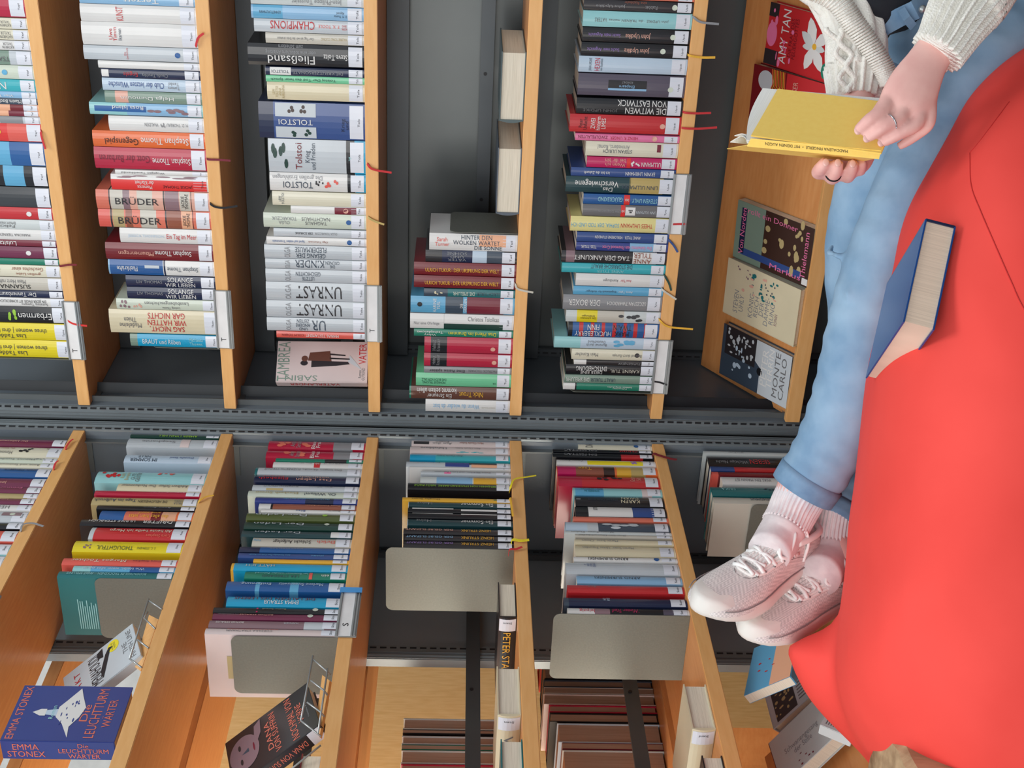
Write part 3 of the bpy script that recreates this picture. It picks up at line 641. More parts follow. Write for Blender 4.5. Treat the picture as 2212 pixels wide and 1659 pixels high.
# ------------------------------------------------------------------ things lying, leaning and hanging on the shelves
def P3(c, px, py, dp):
    t, z = hit(c, px, py, dp); return world(c, t, dp, z)
def frame_from(P0, P1, P2, P3_):
    """rectangle through four corners (head-left, head-right, foot-right, foot-left) -> matrix at foot-left, width, height"""
    ex = ((P1-P0)+(P2-P3_))/2; ey = ((P0-P3_)+(P1-P2))/2; w, h = ex.length, ey.length
    ey.normalize(); ex = (ex-ey*ex.dot(ey)).normalized(); ez = ex.cross(ey)
    c = (P0+P1+P2+P3_)/4; o = c-ex*w/2-ey*h/2
    return Matrix(((ex.x, ey.x, ez.x, o.x), (ex.y, ey.y, ez.y, o.y), (ex.z, ey.z, ez.z, o.z), (0, 0, 0, 1))), w, h
def cover_book(corners, th, cover, prints=(), label='', spine=(), spine_col=None, hard=True, sticker=None, size=None, group=None, pages=None):
    """a book seen from its front cover. local x right, y up, z out of the front cover; the cover's outer face is z = 0"""
    M, w, h = frame_from(*corners)
    if size: w, h = size
    c = .0022 if hard else .001; m = cmat(cover); sm = cmat(spine_col) if spine_col else m
    g = G().box(0, w, 0, h, -c, 0, 0, .0006).box(0, w, 0, h, -th, -th+c, 0, .0006).box(-.0012, c, 0, h, -th, 0, 1, .001)
    b = g.out('book', [m, sm]); b.matrix_world = M
    o = .003 if hard else .0004
    G().box(c, w-o, o, h-o, -th+c, -c).out('page_block', pages or PAPER, b)
    gg = G(); cols = []
    for (u0, u1, v0, v1, col, s, *r) in prints:
        if col not in cols: cols.append(col)
        mi = cols.index(col); x, y = w*(u0+u1)/2, h*(v0+v1)/2; W, H = w*abs(u1-u0), h*abs(v1-v0); lift = .0003+.00012*len(gg.f)**.35 if False else None
        k = len(gg.v); n0 = len(cols)
        if s == '#': blob(gg, (x, y, 0), (1, 0, 0), (0, 1, 0), [(-W/2, -H/2), (W/2, -H/2), (W/2, H/2), (-W/2, H/2)], mi)
        elif s == 'o': disc(gg, (x, y, 0), (1, 0, 0), (0, 1, 0), W/2, H/2, mi, 28)
        elif s == '~':
            for q in range(r[0] if r else 14): disc(gg, (x+random.uniform(-.5, .5)*W, y+random.uniform(-.5, .5)*H, random.uniform(0, .0001)), (1, 0, 0), (0, 1, 0), W*random.uniform(.03, .1), H*random.uniform(.02, .07), mi, 9)
        elif s == 'poly': blob(gg, (0, 0, 0), (w, 0, 0), (0, h, 0), r[0], mi)
        elif s == 'lines':
            for q in range(r[0]):
                yy = y-H/2+H*(q+.5)/r[0]; L = W*random.uniform(.75, 1)
                blob(gg, (x-(W-L)/2, yy, 0), (1, 0, 0), (0, 1, 0), [(-L/2, -H/r[0]*.2), (L/2, -H/r[0]*.2), (L/2, H/r[0]*.2), (-L/2, H/r[0]*.2)], mi)
        else:
            if r and r[0] == 'r': put_text(gg, s, (x, y, 0), (0, 1, 0), (-1, 0, 0), H, W, mi, 2)
            elif r and r[0] == 'f': put_text(gg, s, (x, y, 0), (0, -1, 0), (1, 0, 0), H, W, mi, 2)
            else: put_text(gg, s, (x, y, 0), (1, 0, 0), (0, 1, 0), W, H, mi, 2)
        lv = cover_book.lv = getattr(cover_book, 'lv', 0)+1
        for v in gg.v[k:]: v.z += .00025+.00006*(lv % 40)
    if gg.v: gg.out('cover_print', [imat(q) for q in cols], b)
    cover_book.lv = 0
    if spine:
        gg = G(); cols = []
        for (v0, v1, f0, f1, col, s, *r) in spine:
            if col not in cols: cols.append(col)
            mi = cols.index(col); y = h*(v0+v1)/2; z = -th*(f0+f1)/2; H = h*abs(v1-v0); W = th*abs(f1-f0)
            if s == '#': blob(gg, (-.0016, y, z), (0, 1, 0), (0, 0, 1), [(-H/2, -W/2), (H/2, -W/2), (H/2, W/2), (-H/2, W/2)], mi)
            elif r and r[0] == 'd': put_text(gg, s, (-.0018, y, z), (0, -1, 0), (0, 0, -1) if False else (0, 0, 1), H, W, mi)
            else: put_text(gg, s, (-.0018, y, z), (0, 1, 0), (0, 0, -1), H, W, mi)
        gg.out('spine_lettering', [imat(q) for q in cols], b)
    if sticker:
        v0, v1 = sticker
        G().box(-.0020, -.0012, h*v0, h*v1, -th*.98, -th*.02).out('spine_label', STICK, b)
    meta(b, label, 'book', group); return b
def lying_book(c, y_near, y_far, xface, th, cover, shelf, h=.2, label='', dp=.006, mark=None, sticker='', D=None, up=0.0, txt=(), rot=0):
    """flat on the board, foot towards the aisle, spine on the near (-t) side; y_near/y_far: photo rows of its foot"""
    z0 = SZ[shelf]+up; ta, tb = hit(c, xface, y_near, dp)[0], hit(c, xface, y_far, dp)[0]; t0, D_ = min(ta, tb), abs(ta-tb)
    b = make_book(th, h, D or D_, cover, [], None, sticker, txt)
    k = CASE[c]; o = world(c, t0, dp, z0+.0005); d, n = k['d'], k['n']
    if rot: R = Matrix.Rotation(rot, 3, 'Z'); d = R @ d; n = R @ n
    b.matrix_world = Matrix(((0, d.x, n.x, o.x), (0, d.y, n.y, o.y), (1, d.z, n.z, o.z), (0, 0, 0, 1)))
    # thickness axis is world up
    meta(b, label, 'book', 'books lying flat on the shelves'); return b
def bookend(c, shelf, py, xtop, w, label, side=1, py_x=None, dp=.006, part=None):
    """plate across the end of a row; side +1: foot under books towards +t"""
    z0 = SZ[shelf]; t, _ = hit(c, py_x, py, dp); _, zt = hit(c, xtop, py, dp); h = zt-z0
    g = G(); n = 8; r = .014; pts = [(0, 0), (w, 0)]
    for i in range(n+1): a = i/n*math.pi/2; pts.append((w-r+r*math.cos(a), h-r+r*math.sin(a)))
    for i in range(n+1): a = math.pi/2+i/n*math.pi/2; pts.append((r+r*math.cos(a), h-r+r*math.sin(a)))
    m = len(pts)
    g.add([(x, y, z) for x in (0, .0012) for y, z in pts], [tuple(range(m)), tuple(range(m, 2*m))]+[(i, (i+1) % m, m+(i+1) % m, m+i) for i in range(m)])
    o = g.out('bookend', BEND, loc=world(c, t, dp, z0+.0003), rot=(0, 0, CASE[c]['a']))
    x0, x1 = (.0012, .10) if side > 0 else (-.10, 0)
    G().box(x0, x1, .01, w-.01, -.0002, .0001).out('foot_plate', BEND, o)
    meta(o, label, 'bookend', 'steel bookends'); return o
bookend('L', 2, 1254, 201, .145, 'grey steel bookend over the teal book, second column, lower half', py_x=452)
bookend('L', 3, 1378, 497, .135, 'grey steel bookend on the pale pink book with a photo, third column, lower half', py_x=725)
bookend('L', 4, 1188, 833, .158, 'tall grey steel bookend beside the three charcoal books, fourth column, lower half', py_x=1105)
bookend('L', 5, 1331, 1197, .158, 'large grey steel bookend at the end of the fifth column, lower half', py_x=1486)
bookend('L', 6, 1092, 1625, .13, 'brownish steel bookend beside the sneakers, over the beige book', py_x=1700)
bookend('R', 4, 506, 972, .12, 'grey steel bookend above the white Hinter den Wolken book', -1, py_x=1115)
bookend('R', 1, 778, -60, .12, 'thin bookend edge under the yellow books, first column, upper half', 1, py_x=150)
bookend('R', 2, 755, 330, .12, 'thin bookend edge under the turquoise Braut und Rüben book', 1, py_x=470)
bookend('R', 5, 851, 1232, .12, 'thin bookend edge under the green book, fifth column, upper half', 1, py_x=1400)
# sign holders clipped on the board edges
def sign(c, shelf, ya, yb, xm, letter, label, yl=None, tape=False):
    z0 = SZ[shelf]; ta, tb = sorted((hit(c, xm, ya, -.004)[0], hit(c, xm, yb, -.004)[0])); L = tb-ta
    g = G().box(0, L, -.003, 0, -.033, .006, 0, .0006)
    for z in (-.031, -.026, .001): g.box(0, L, -.0065, -.003, z, z+.0035, 0, .001)
    o = g.out('shelf_sign_holder', ALU, loc=world(c, ta, -.001, z0), rot=(0, 0, CASE[c]['a']))
    G().box(.002, L-.002, -.0038, -.003, -.022, .0006).out('sign_card', mat('card_white', (236, 236, 236), .5), o)
    if letter:
        tl = hit(c, xm, yl, -.004)[0]-ta; gg = G(); put_text(gg, letter, (tl, -.0042, -.0107), (1, 0, 0), (0, 0, 1), .009, .011)
        gg.out('sign_letter', INK, o)
    if tape: G().box(L-.012, L+.003, -.0082, -.0072, -.034, .008, 0, .0003).out('tape_strip', mat('tape_blue', (76, 160, 228), .4), o)
    meta(o, label, 'sign', 'aluminium sign holders on the board edges')
sign('R', 1, 652, 777, 165, 'T', 'aluminium sign holder lettered T below the first column, upper half', 757)
sign('R', 2, 628, 753, 488, 'T', 'aluminium sign holder lettered T under the Solange wir lieben books', 733)
sign('R', 3, 617, 739, 810, 'T', 'aluminium sign holder lettered T under the two Unrast books', 714)
sign('R', 5, 376, 507, 1470, '', 'blank white sign holder under the pale yellow book, fifth column')
sign('R', 5, 735, 851, 1425, '', 'blank white sign holder lowest on the fifth board, upper half')
sign('L', 3, 1275, 1375, 752, 'S', 'aluminium sign holder lettered S with blue tape', 1350, True)
sign('L', 1, 1286, 1400, 5, '', 'grey sign holder cut by the left edge, first column, lower half')
# bookmark ribbons hang from their book over the board edge
def ribbon(c, shelf, col, pts, wd=.0045):
    cand = [b for cc, s, l in ALLB if (cc, s) == (c, shelf) for b in l]
    t0, _ = hit(c, pts[0][0], pts[0][1], -.003); bk = min(cand, key=lambda b: abs(b['t0']+b['w']/2-t0))['o']
    k = CASE[c]; Mi = (Matrix.Translation(bk.location) @ Matrix.Rotation(k['a'], 4, 'Z')).inverted()
    W = [P3(c, x, y, -.003-.006*(i/len(pts))) for i, (x, y) in enumerate(pts)]
    W = [world(c, bk_t(c, W[0]), .012, (W[0].z-CAMZ)+.002)] + W
    W = spline(W, 5); g = G().strip([Mi @ p for p in W], wd, .0006, (0, -1, .25))
    g.out('ribbon_bookmark', mat('ribbon_'+col, PAL[col], .7, scale=300, bump=.1), bk)
def bk_t(c, p): return (p-Vector((0, 0, CAMZ))-CASE[c]['O']).dot(CASE[c]['d'])
for a in [('R', 1, 'red', ((88, 285), (91, 300), (98, 322))), ('R', 1, 'darkred', ((129, 575), (148, 572), (166, 572))), ('R', 1, 'brightred', ((143, 690), (160, 700), (188, 704))),
          ('R', 2, 'red', ((423, 100), (428, 82), (440, 72))), ('R', 2, 'maroon', ((448, 344), (470, 345), (498, 347))), ('R', 2, 'black', ((454, 440), (465, 447), (485, 449), (513, 445))),
          ('R', 3, 'red', ((794, 355), (806, 366), (846, 373))), ('R', 3, 'mustard', ((796, 470), (810, 478), (830, 485))), ('R', 4, 'beige', ((1113, 615), (1120, 625), (1152, 632))),
          ('R', 5, 'grey', ((1499, 38), (1515, 48), (1553, 52))), ('R', 5, 'gold', ((1489, 120), (1515, 124), (1545, 124))), ('R', 5, 'red', ((1478, 243), (1500, 245), (1536, 244))),
          ('R', 5, 'red', ((1476, 277), (1510, 278), (1549, 275))), ('R', 5, 'red', ((1450, 484), (1465, 484), (1482, 484))), ('R', 5, 'royal', ((1446, 520), (1455, 530), (1464, 545))),
          ('R', 5, 'darkgreen', ((1437, 598), (1445, 612), (1450, 628))), ('R', 5, 'beige', ((1432, 627), (1445, 636), (1461, 647))), ('R', 5, 'gold', ((1426, 693), (1445, 706), (1497, 711))),
          ('R', 5, 'black', ((1410, 823), (1425, 826), (1442, 832))), ('L', 1, 'red', ((142, 968), (150, 955), (158, 948))), ('L', 1, 'red', ((116, 1012), (120, 1000), (126, 995))),
          ('L', 1, 'grey', ((45, 1145), (50, 1133), (70, 1130), (94, 1137))), ('L', 2, 'gold', ((430, 1083), (445, 1073), (462, 1070))), ('L', 4, 'yellow', ((1103, 1052), (1112, 1035), (1140, 1030), (1158, 1027))),
          ('L', 4, 'gold', ((1102, 1075), (1105, 1095), (1108, 1115))), ('L', 4, 'yellow', ((1107, 1166), (1125, 1168), (1143, 1166)), .008), ('L', 4, 'red', ((1101, 1187), (1115, 1186), (1128, 1181)), .006),
          ('L', 5, 'darkred', ((1411, 980), (1422, 983), (1445, 990), (1462, 993)), .007)]: ribbon(*a)
# prints on the two outward back covers of the left bookcase
def book_at(c, shelf, i): return [b for cc, s, l in ALLB if (cc, s) == (c, shelf) for b in l][i]
tb = book_at('L', 2, -1); gg = G()
for q in range(11):
    L = random.uniform(.055, .075); gg.add([(-.0008, .125-y_, .188-q*.0042-z_) for y_, z_ in ((0, 0), (L, 0), (L, .0016), (0, .0016))], [(0, 1, 2, 3)])
gg.out('cover_print', imat('aqua'), tb['o'])
tb = book_at('L', 3, -1); gg = G()
gg.add([(-.0008, y_, z_) for y_, z_ in ((.052, .162), (.105, .162), (.105, .205), (.052, .205))], [(0, 1, 2, 3)], 0)
k = len(gg.v); disc(gg, (-.0012, .078, .182), (0, -1, 0), (0, 0, 1), .007, .009, 1); disc(gg, (-.0012, .078, .167), (0, -1, 0), (0, 0, 1), .013, .008, 2)
gg.out('cover_print', [imat('tan'), imat('blush'), imat('blue')], tb['o'])
tb = book_at('L', 6, -1); gg = G(); disc(gg, (-.0008, .085, .065), (0, -1, 0), (0, 0, 1), .03, .04, 0, 30); gg.out('cover_print', imat('darkteal'), tb['o'])
# flat-lying books
lying_book('R', 266, 112, 1112, .050, 'darkteal', 4, .2, 'teal-backed thick book lying flat, topmost in the fourth column', rot=.0)
lying_book('R', 466, 320, 1105, .050, 'slate', 4, .2, 'thick slate book lying flat against the bookend, fourth column, upper half')
lying_book('L', 1335, 1258, 1090, .034, 'black', 4, .19, 'black book with gold spine lettering lying flat, fourth column, lower half', txt=[(.035, .15, .3, .72, 'gold', 'u', 'PETER STAMM')], sticker='Stam')
lying_book('L', 1548, 1440, 1105, .040, 'ivory', 4, .19, 'cream book lying flat between the black and teal ones, fourth column', txt=[(.045, .12, .3, .7, 'midgrey', 'u', 'Verna')], sticker='Sten')
lying_book('L', 1712, 1597, 1105, .036, 'teal', 4, .19, 'teal book lying flat at the bottom edge of the fourth column')
lying_book('L', 1578, 1478, 1500, .040, 'ivory', 5, .19, 'cream book lying flat on the fifth board beside the red ribbon', txt=[], sticker='Stenf')
lying_book('L', 1740, 1632, 1535, .034, 'black', 5, .18, 'small black-covered book lying flat at the bottom edge, fifth column')
lying_book('L', 1700, 1628, 670, .034, 'darkred', 3, .18, 'dark red book lying flat below the black cover, third column', dp=.02)
# the angled book at the end of the third column
k = CASE['R']
c4 = [P3('R', 594, 825, .02), P3('R', 602, 736, .095), P3('R', 794.7, 739, .095), P3('R', 794.7, 826, .02)]
zf = SZ[3]+CAMZ+.001
cover_book(c4, .026, 'palepink', [(.02, .98, .86, .99, 'sage', 'TAMBREA'), (.03, .16, .55, .9, 'sage', 'SABIN', 'r'), (.45, .95, .02, .10, 'red', 'VATER'), (.05, .35, .03, .1, 'midgrey', 'Roman/GUTKIND'),
    (0, 0, 0, 0, 'brown', 'poly', [(.52, .66), (.72, .64), (.76, .42), (.5, .4)]), (0, 0, 0, 0, 'charcoal', 'poly', [(.36, .62), (.52, .62), (.5, .22), (.44, .2), (.4, .35)]), (.40, .52, .66, .74, 'charcoal', 'o'), (.5, .64, .66, .73, 'brown', 'o'), (0, 0, 0, 0, 'silver', 'poly', [(.5, .22), (.66, .2), (.3, .06)]),
    (0, 0, 0, 0, 'charcoal', 'poly', [(.56, .42), (.6, .42), (.58, .2), (.55, .2)]), (0, 0, 0, 0, 'charcoal', 'poly', [(.66, .42), (.7, .42), (.67, .25), (.64, .25)])],
    'pale pink book with an embracing couple, angled at the end of the third column', [(.3, .85, .2, .8, 'red', 'VATERLÄNDER')])
# lighthouse book, standing cover out on the second left board
c4 = [P3('L', 0, 1600, .02), P3('L', 53, 1479, .02), P3('L', 290, 1485, .02), P3('L', 245, 1602, .02)]
cover_book(c4, .04, 'indigo', [(.03, .97, .9, .97, 'salmon', 'EMMA STONEX'), (.35, .65, .31, .38, 'salmon', 'Die'), (.06, .94, .2, .29, 'salmon', 'LEUCHTTURM'), (.25, .75, .09, .18, 'salmon', 'WÄRTER'),
    (0, 0, 0, 0, 'white', 'poly', [(.06, .43), (.3, .52), (.42, .60), (.6, .60), (.72, .55), (.95, .46), (.8, .42), (.6, .36), (.42, .39), (.25, .45)]), (0, 0, 0, 0, 'paleblue', 'poly', [(.44, .60), (.56, .60), (.54, .70), (.46, .70)]), (0, 0, 0, 0, 'white', 'poly', [(.44, .70), (.56, .70), (.56, .75), (.5, .82), (.44, .75)]), (.3, .7, .42, .56, 'indigo', '~', 12), (.38, .62, .62, .66, 'aqua', 'Roman')],
    'blue book titled Die Leuchtturmwärter, standing cover out', [(.62, .95, .15, .85, 'salmon', 'EMMA/STONEX', 'd'), (.06, .5, .1, .9, 'salmon', 'Die/LEUCHTTURM/WÄRTER', 'd')])
# leaning books in wire stands
c4 = [P3('L', 128, 1551, .10), P3('L', 155, 1452, .10), P3('L', 308, 1331, .02), P3('L', 281, 1430, .02)]
cover_book(c4, .018, 'silver', [(.1, .9, .05, .2, 'midgrey', 'THE/FINISH LINE'), (.65, .95, .22, .38, 'yellow', 'o'), (.7, .9, .27, .33, 'olive', 'NOW/HERE'), (.1, .9, .5, .66, 'charcoal', 'MENAHOUDI', ), (0, 0, 0, 0, 'black', 'poly', [(.15, .5), (.3, .46), (.75, .35), (.8, .3), (.84, .36), (.72, .42), (.35, .52)]), (0, 0, 0, 0, 'black', 'poly', [(.7, .45), (.95, .44), (.9, .52), (.74, .52)]), (.2, .8, .78, .86, 'red', 'T A K T')],
    'pale grey book titled The Finish Line leaning in a wire stand', hard=False)
c4 = [P3('L', 476, 1721, .11), P3('L', 512, 1591, .11), P3('L', 694, 1455, .02), P3('L', 658, 1585, .02)]
cover_book(c4, .026, 'charcoal', [(.2, .8, .50, .56, 'salmon', 'DANA'), (.08, .92, .42, .49, 'salmon', 'VON SUFFRIN'), (.05, .95, .22, .30, 'salmon', 'NOCHMAL VON'), (.3, .7, .13, .20, 'salmon', 'VORNE'), (.3, .7, .07, .09, 'grey', 'Kiepenheuer & Witsch'),
    (.18, .86, .64, .98, 'mauve', 'o'), (0, 0, 0, 0, 'mauve', 'poly', [(.45, .7), (.9, .66), (.97, .58), (.7, .6)]), (.3, .42, .84, .87, 'charcoal', 'o'), (.6, .72, .84, .87, 'charcoal', 'o'), (.42, .6, .69, .71, 'maroon', 'o'), (0, 0, 0, 0, 'slate', 'poly', [(.5, .84), (.56, .76), (.48, .76)])],
    'black book with a face on its cover leaning in a wire stand', [(.2, .72, .2, .8, 'salmon', 'DANA VON SUFFRIN')], sticker=(.02, .16))
WIRE = mat('wire_steel', (178, 184, 184), .35, .6)
def stand(rods, base, label):
    g = G(); pts = []
    for seg in rods: g.tube([P3('L', *p) for p in seg], .0017, 8)
    o = g.out('book_stand', WIRE, smooth=True)
    q = [P3('L', *p) for p in base]; nn = Vector((0, 0, -.004)); gg = G()
    gg.add(q+[v+nn+CASE['L']['n']*.004 for v in q], [(0, 1, 2, 3), (4, 5, 6, 7), (0, 1, 5, 4), (1, 2, 6, 5), (2, 3, 7, 6), (3, 0, 4, 7)]); gg.out('wooden_base', WOODF, o)
    meta(o, label, 'book stand', 'wire book stands'); return o
stand([((321, 1294, -.004), (280, 1423, -.004)), ((322, 1298, -.004), (350, 1316, .0)), ((313, 1337, -.004), (335, 1358, 0)), ((297, 1382, -.004), (321, 1400, 0)), ((280, 1423, -.004), (306, 1442, 0)), ((319, 1322, .006), (311, 1336, .004))],
      [(322, 1328, .03), (342, 1338, .01), (304, 1450, .01), (290, 1440, .03)], 'wire book stand holding the pale Finish Line book')
stand([((676, 1417, -.01), (650, 1557, -.01)), ((708, 1444, -.002), (687, 1584, -.002)), ((677, 1425, -.01), (706, 1450, -.002), (714, 1458, .004)), ((671, 1470, -.01), (699, 1491, -.002), (708, 1502, .004)), ((663, 1517, -.01), (691, 1537, -.002), (701, 1548, .004)), ((650, 1557, -.01), (694, 1591, .002)), ((693, 1610, 0), (632, 1659, .02), (590, 1692, .04))],
      [(696, 1458, .03), (712, 1470, .01), (690, 1592, .01), (682, 1560, .03)], 'wire book stand holding the black book with a face')
# slanted display trays at the bottom
def tray(c, t0, t1, label):
    k = CASE[c]; L = t1-t0; o = empty('display_tray', world(c, t0, 0, SZ[6]), (0, 0, k['a'])); meta(o, label, 'display tray', 'slanted display trays')
    zb, zl = -.612-SZ[6], -.79-SZ[6]
    g = G(); A = Vector((0, .277, zb)); B = Vector((0, .012, zl)); nrm = Vector((0, -(zb-zl), -.265)).normalized()*.016*1
    vs = []
    for x in (0, L): vs += [A+Vector((x, 0, 0)), B+Vector((x, 0, 0)), B+nrm+Vector((x, 0, 0)), A+nrm+Vector((x, 0, 0))]
    nrm = Vector((0, .17, -.26)).normalized()*.016
    g.add(vs, [(0, 1, 2, 3), (4, 5, 6, 7), (0, 1, 5, 4), (1, 2, 6, 5), (2, 3, 7, 6), (3, 0, 4, 7)]); g.out('slanted_board', WOOD, o)
    up = Vector((0, -.55, .83)); r_ = G()
    r_.box(0, L, -.004, .012, zl-.012, zl+.022, 0, .001); r_.out('front_ledge', WOODF, o)
    G().box(.004, .006, .03, .26, zl-.05, zl+.02).out('tray_bracket', ALU, o)
    return o
tray('R', TRM+.004, 1.1, 'slanted beech display tray with five cover-up books, right of the fifth column')
tray('L', -1.49, -.98, 'slanted beech display tray in the lower half beside the red beanbag')
def tray_pt(c, px, py, lift=0.0):
    k = CASE[c]; a = Vector((0, 0, 0))+k['O']+k['n']*.277+Vector((0, 0, -.612)); b = k['O']+k['n']*.012+Vector((0, 0, -.79))
    nn = k['d'].cross(b-a).normalized(); nn = -nn if nn.z < 0 else nn
    a = a+nn*lift; r = ray(px, py); s = a.dot(nn)/r.dot(nn); return r*s+Vector((0, 0, CAMZ))
def tray_book(c, px, th, *a, **k): return cover_book([tray_pt(c, x, y, th+.001) for x, y in px], th, *a, **k)
def petal(cx, cy, ang, ln):
    a = math.radians(ang); ux, uy = math.cos(a), math.sin(a)*.62; vx, vy = -math.sin(a), math.cos(a)*.62
    return [(cx+ux*ln*s+vx*w_*ln, cy+uy*ln*s+vy*w_*ln) for s, w_ in ((0, 0), (.25, .16), (.55, .24), (.85, .13), (1, 0), (.85, -.13), (.55, -.24), (.25, -.16))]
GT = 'books lying cover up on the slanted tray'
tray_book('R', [(1580, 550), (1597.4, 433.5), (1763.6, 494.2), (1741.2, 623.6)], .022, 'sage', [(0, 1, 0, .62, 'darkbrown', '#'), (0, 1, .12, .6, 'tan', '~', 18), (.1, .22, .1, .9, 'royal', '#'), (.12, .9, .86, .93, 'navy', '#'), (.1, .9, .87, .93, 'pink', 'Von Norden'), (.84, .93, .2, .85, 'pink', 'rollt ein Donner', 'f'), (.12, .9, .05, .11, 'pink', 'Thielemann'), (.07, .16, .1, .5, 'pink', 'Markus', 'f'), (.03, .14, .01, .08, 'white', '#')],
    'book with pink lettering round a green and brown cover, on the tray', hard=False, group=GT)
tray_book('R', [(1557.5, 671.6), (1576.7, 556.5), (1731.6, 628.4), (1712.5, 748.2)], .034, 'ivory', [(.1, .5, .72, .86, 'grey', 'STEVEN/UHLY'), (.12, .62, .3, .66, 'grey', 'KÖNIG-/REICH/DER/DÄMME-/RUNG'), (.2, .4, .25, .29, 'mauve', 'ROMAN'), (.5, .9, .3, .68, 'teal', '~', 16), (.6, .85, .3, .5, 'slate', '~', 9), (.55, .9, .3, .75, 'blush', '~', 9), (.72, .95, .62, .85, 'mauve', '~', 6)],
    'cream book with grey lettering and a splash of teal paint, on the tray', group=GT)
tray_book('R', [(1551.8, 804.2), (1565.5, 698.7), (1714, 772.2), (1695.5, 882.4)], .018, 'slate', [(0, 1, 0, .42, 'silver', '#'), (0, 0, 0, 0, 'silver', 'poly', [(.5, .42), (1, .42), (1, .62), (.7, .6)]), (.45, 1, .5, .95, 'charcoal', '#'), (.5, .98, .55, .92, 'silver', '~', 26), (.1, .7, .5, .9, 'paleblue', '~', 12), (.35, .5, .38, .46, 'black', 'o'), (.2, .9, .32, .40, 'white', 'PETER'), (.2, .95, .24, .31, 'white', 'TERRIN'), (.1, .95, .15, .22, 'midgrey', 'MONTE'), (.1, .9, .06, .13, 'midgrey', 'CARLO')],
    'book with a black and white face titled Monte Carlo, lowest on the tray', group=GT)
tray_book('R', [(1651.3, 137.3), (1663.2, 1.3), (1809.8, 45.8), (1797.8, 181.7)], .02, 'red', [(.0, .25, .8, 1, 'charcoal', '#'), (.78, 1, .86, 1, 'charcoal', '#'), (.3, .7, .85, 1, 'pink', 'o'), (.08, .95, .68, .79, 'white', 'AMY TAN'), (.2, .85, .55, .66, 'darkred', 'DIE FRAU DES/FEUERGOTTES'),
    *[(0, 0, 0, 0, cc_, 'poly', petal(.5, .3, a_, l_)) for a_, l_, cc_ in ((100, .26, 'pale'), (160, .42, 'white'), (215, .44, 'white'), (265, .26, 'pale'), (310, .40, 'white'), (20, .46, 'white'), (60, .36, 'pale'))], (.45, .55, .26, .32, 'gold', 'o'), (.05, .9, .6, .95, 'pink', '~', 12), (.05, .3, .05, .15, 'green', 'o')],
    'red book with white lily and lettering, topmost on the tray', group=GT)
tray_book('R', [(1613.3, 265.5), (1631.3, 136.8), (1794.5, 186.7), (1777.4, 318.6)], .022, 'darkred', [(0, 1, .0, .55, 'red', '#'), (.62, .95, .72, .92, 'silver', 'o')] + [(.62-.06*i, .98, .66-.03*i, .7-.03*i, 'orange', 'o') for i in range(0)] + [(0, 0, 0, 0, 'gold' if i % 2 else 'orange', 'poly', [(1, .58+.02*i), (.75, .56+.02*i), (.5, .62+.02*i), (.48, .63+.02*i), (.75, .57+.02*i), (1, .59+.02*i)]) for i in range(9)] + [(.5, .9, .4, .46, 'blush', 'WALSER')],
    'red book with orange swirls behind the open yellow book', group=GT)
# display books beside the red beanbag, in the lower half
def tq(pts, lift): return [tray_pt('L', 1600+x/5.947, 1380+y/5.947, lift) for x, y in pts]
cover_book([P3('L', 1664, 1508, .0), P3('L', 1648, 1458, .02), P3('L', 1668, 1348, .02), P3('L', 1684, 1412, .0)], .02, 'sky', [(0, .45, 0, 1, 'peach', '#'), (.4, .8, .4, .7, 'red', '~', 6)], 'blue and peach book lying cover up under the sneaker toe', hard=False)
cover_book(tq([(445, 740), (620, 30), (790, 560), (585, 1290)], .03), .016, 'silver', [(.12, .6, .05, .9, 'darkgrey', '#'), (.12, .6, .1, .6, 'tan', '~', 18), (.2, .5, .5, .9, 'mauve', '~', 8), (.66, .95, .1, .9, 'midgrey', 'lines', 12)], 'white book with a dark picture and a text column beside the beanbag')
cover_book(tq([(610, 1510), (765, 545), (955, 1090), (800, 2050)], .045), .03, 'pale', [(.2, .8, .35, .6, 'grey', 'Schwanengesang/der Stille'), (.35, .6, .02, .3, 'maroon', '~', 6)], 'white book with thin script lettering, nearest the bottom edge beside the beanbag', spine_col='darkred')
cover_book([P3('L', 1795, 1560, -.01), P3('L', 1778, 1520, -.01), P3('L', 1860, 1530, -.01), P3('L', 1850, 1608, -.01)], .02, 'pale', [(.1, .9, .3, .9, 'midgrey', 'lines', 8)], 'white leaflet-like book tucked between ledge and beanbag', hard=False)
# books of the back-to-back unit, fore-edges towards us
SHADEP = mat('page_paper_grey', (186, 162, 146), .8, kind='pages', rgb2=(160, 134, 118))  # page paper with the rear unit's shade put into its colour
def back_row(shelf, tf, xref, data, dp):
    x0, y0, s = tf
    for i, (ya, yb, xt, col) in enumerate(data):
        ta, tb = sorted((hit('L', xref, ya/s+y0, dp)[0], hit('L', xref, yb/s+y0, dp)[0])); z = hit('L', xt/s+x0, (ya+yb)/2/s+y0, dp)[1]; w = (tb-ta)*.97; h = max(.16, min(.25, z-SZ[shelf]))
        b = make_book(w, h, .14, col, sticker=None, hard=w > .02)
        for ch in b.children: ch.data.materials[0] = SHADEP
        b.location = world('L', ta+w, dp+.14, SZ[shelf]+.0005); b.rotation_euler = (0, 0, AL+math.pi)
        meta(b, '%s book shown fore-edge first behind the %s column, %s' % (nice(col), ORD[shelf], ('topmost', 'second down', 'third down', 'fourth down', 'fifth down', 'sixth down', 'seventh down', 'eighth down', 'ninth down', 'tenth down', 'eleventh down', 'twelfth down')[i]), 'book', 'books turned fore-edge out in the rear unit')
back_row(4, (800, 1270, 4.265), 1080, [(1210, 1310, 305, 'pale'), (1316, 1348, 300, 'charcoal'), (1372, 1448, 292, 'silver'), (1455, 1498, 290, 'green'), (1503, 1625, 285, 'pale'), (1630, 1760, 280, 'crimson')], .42)
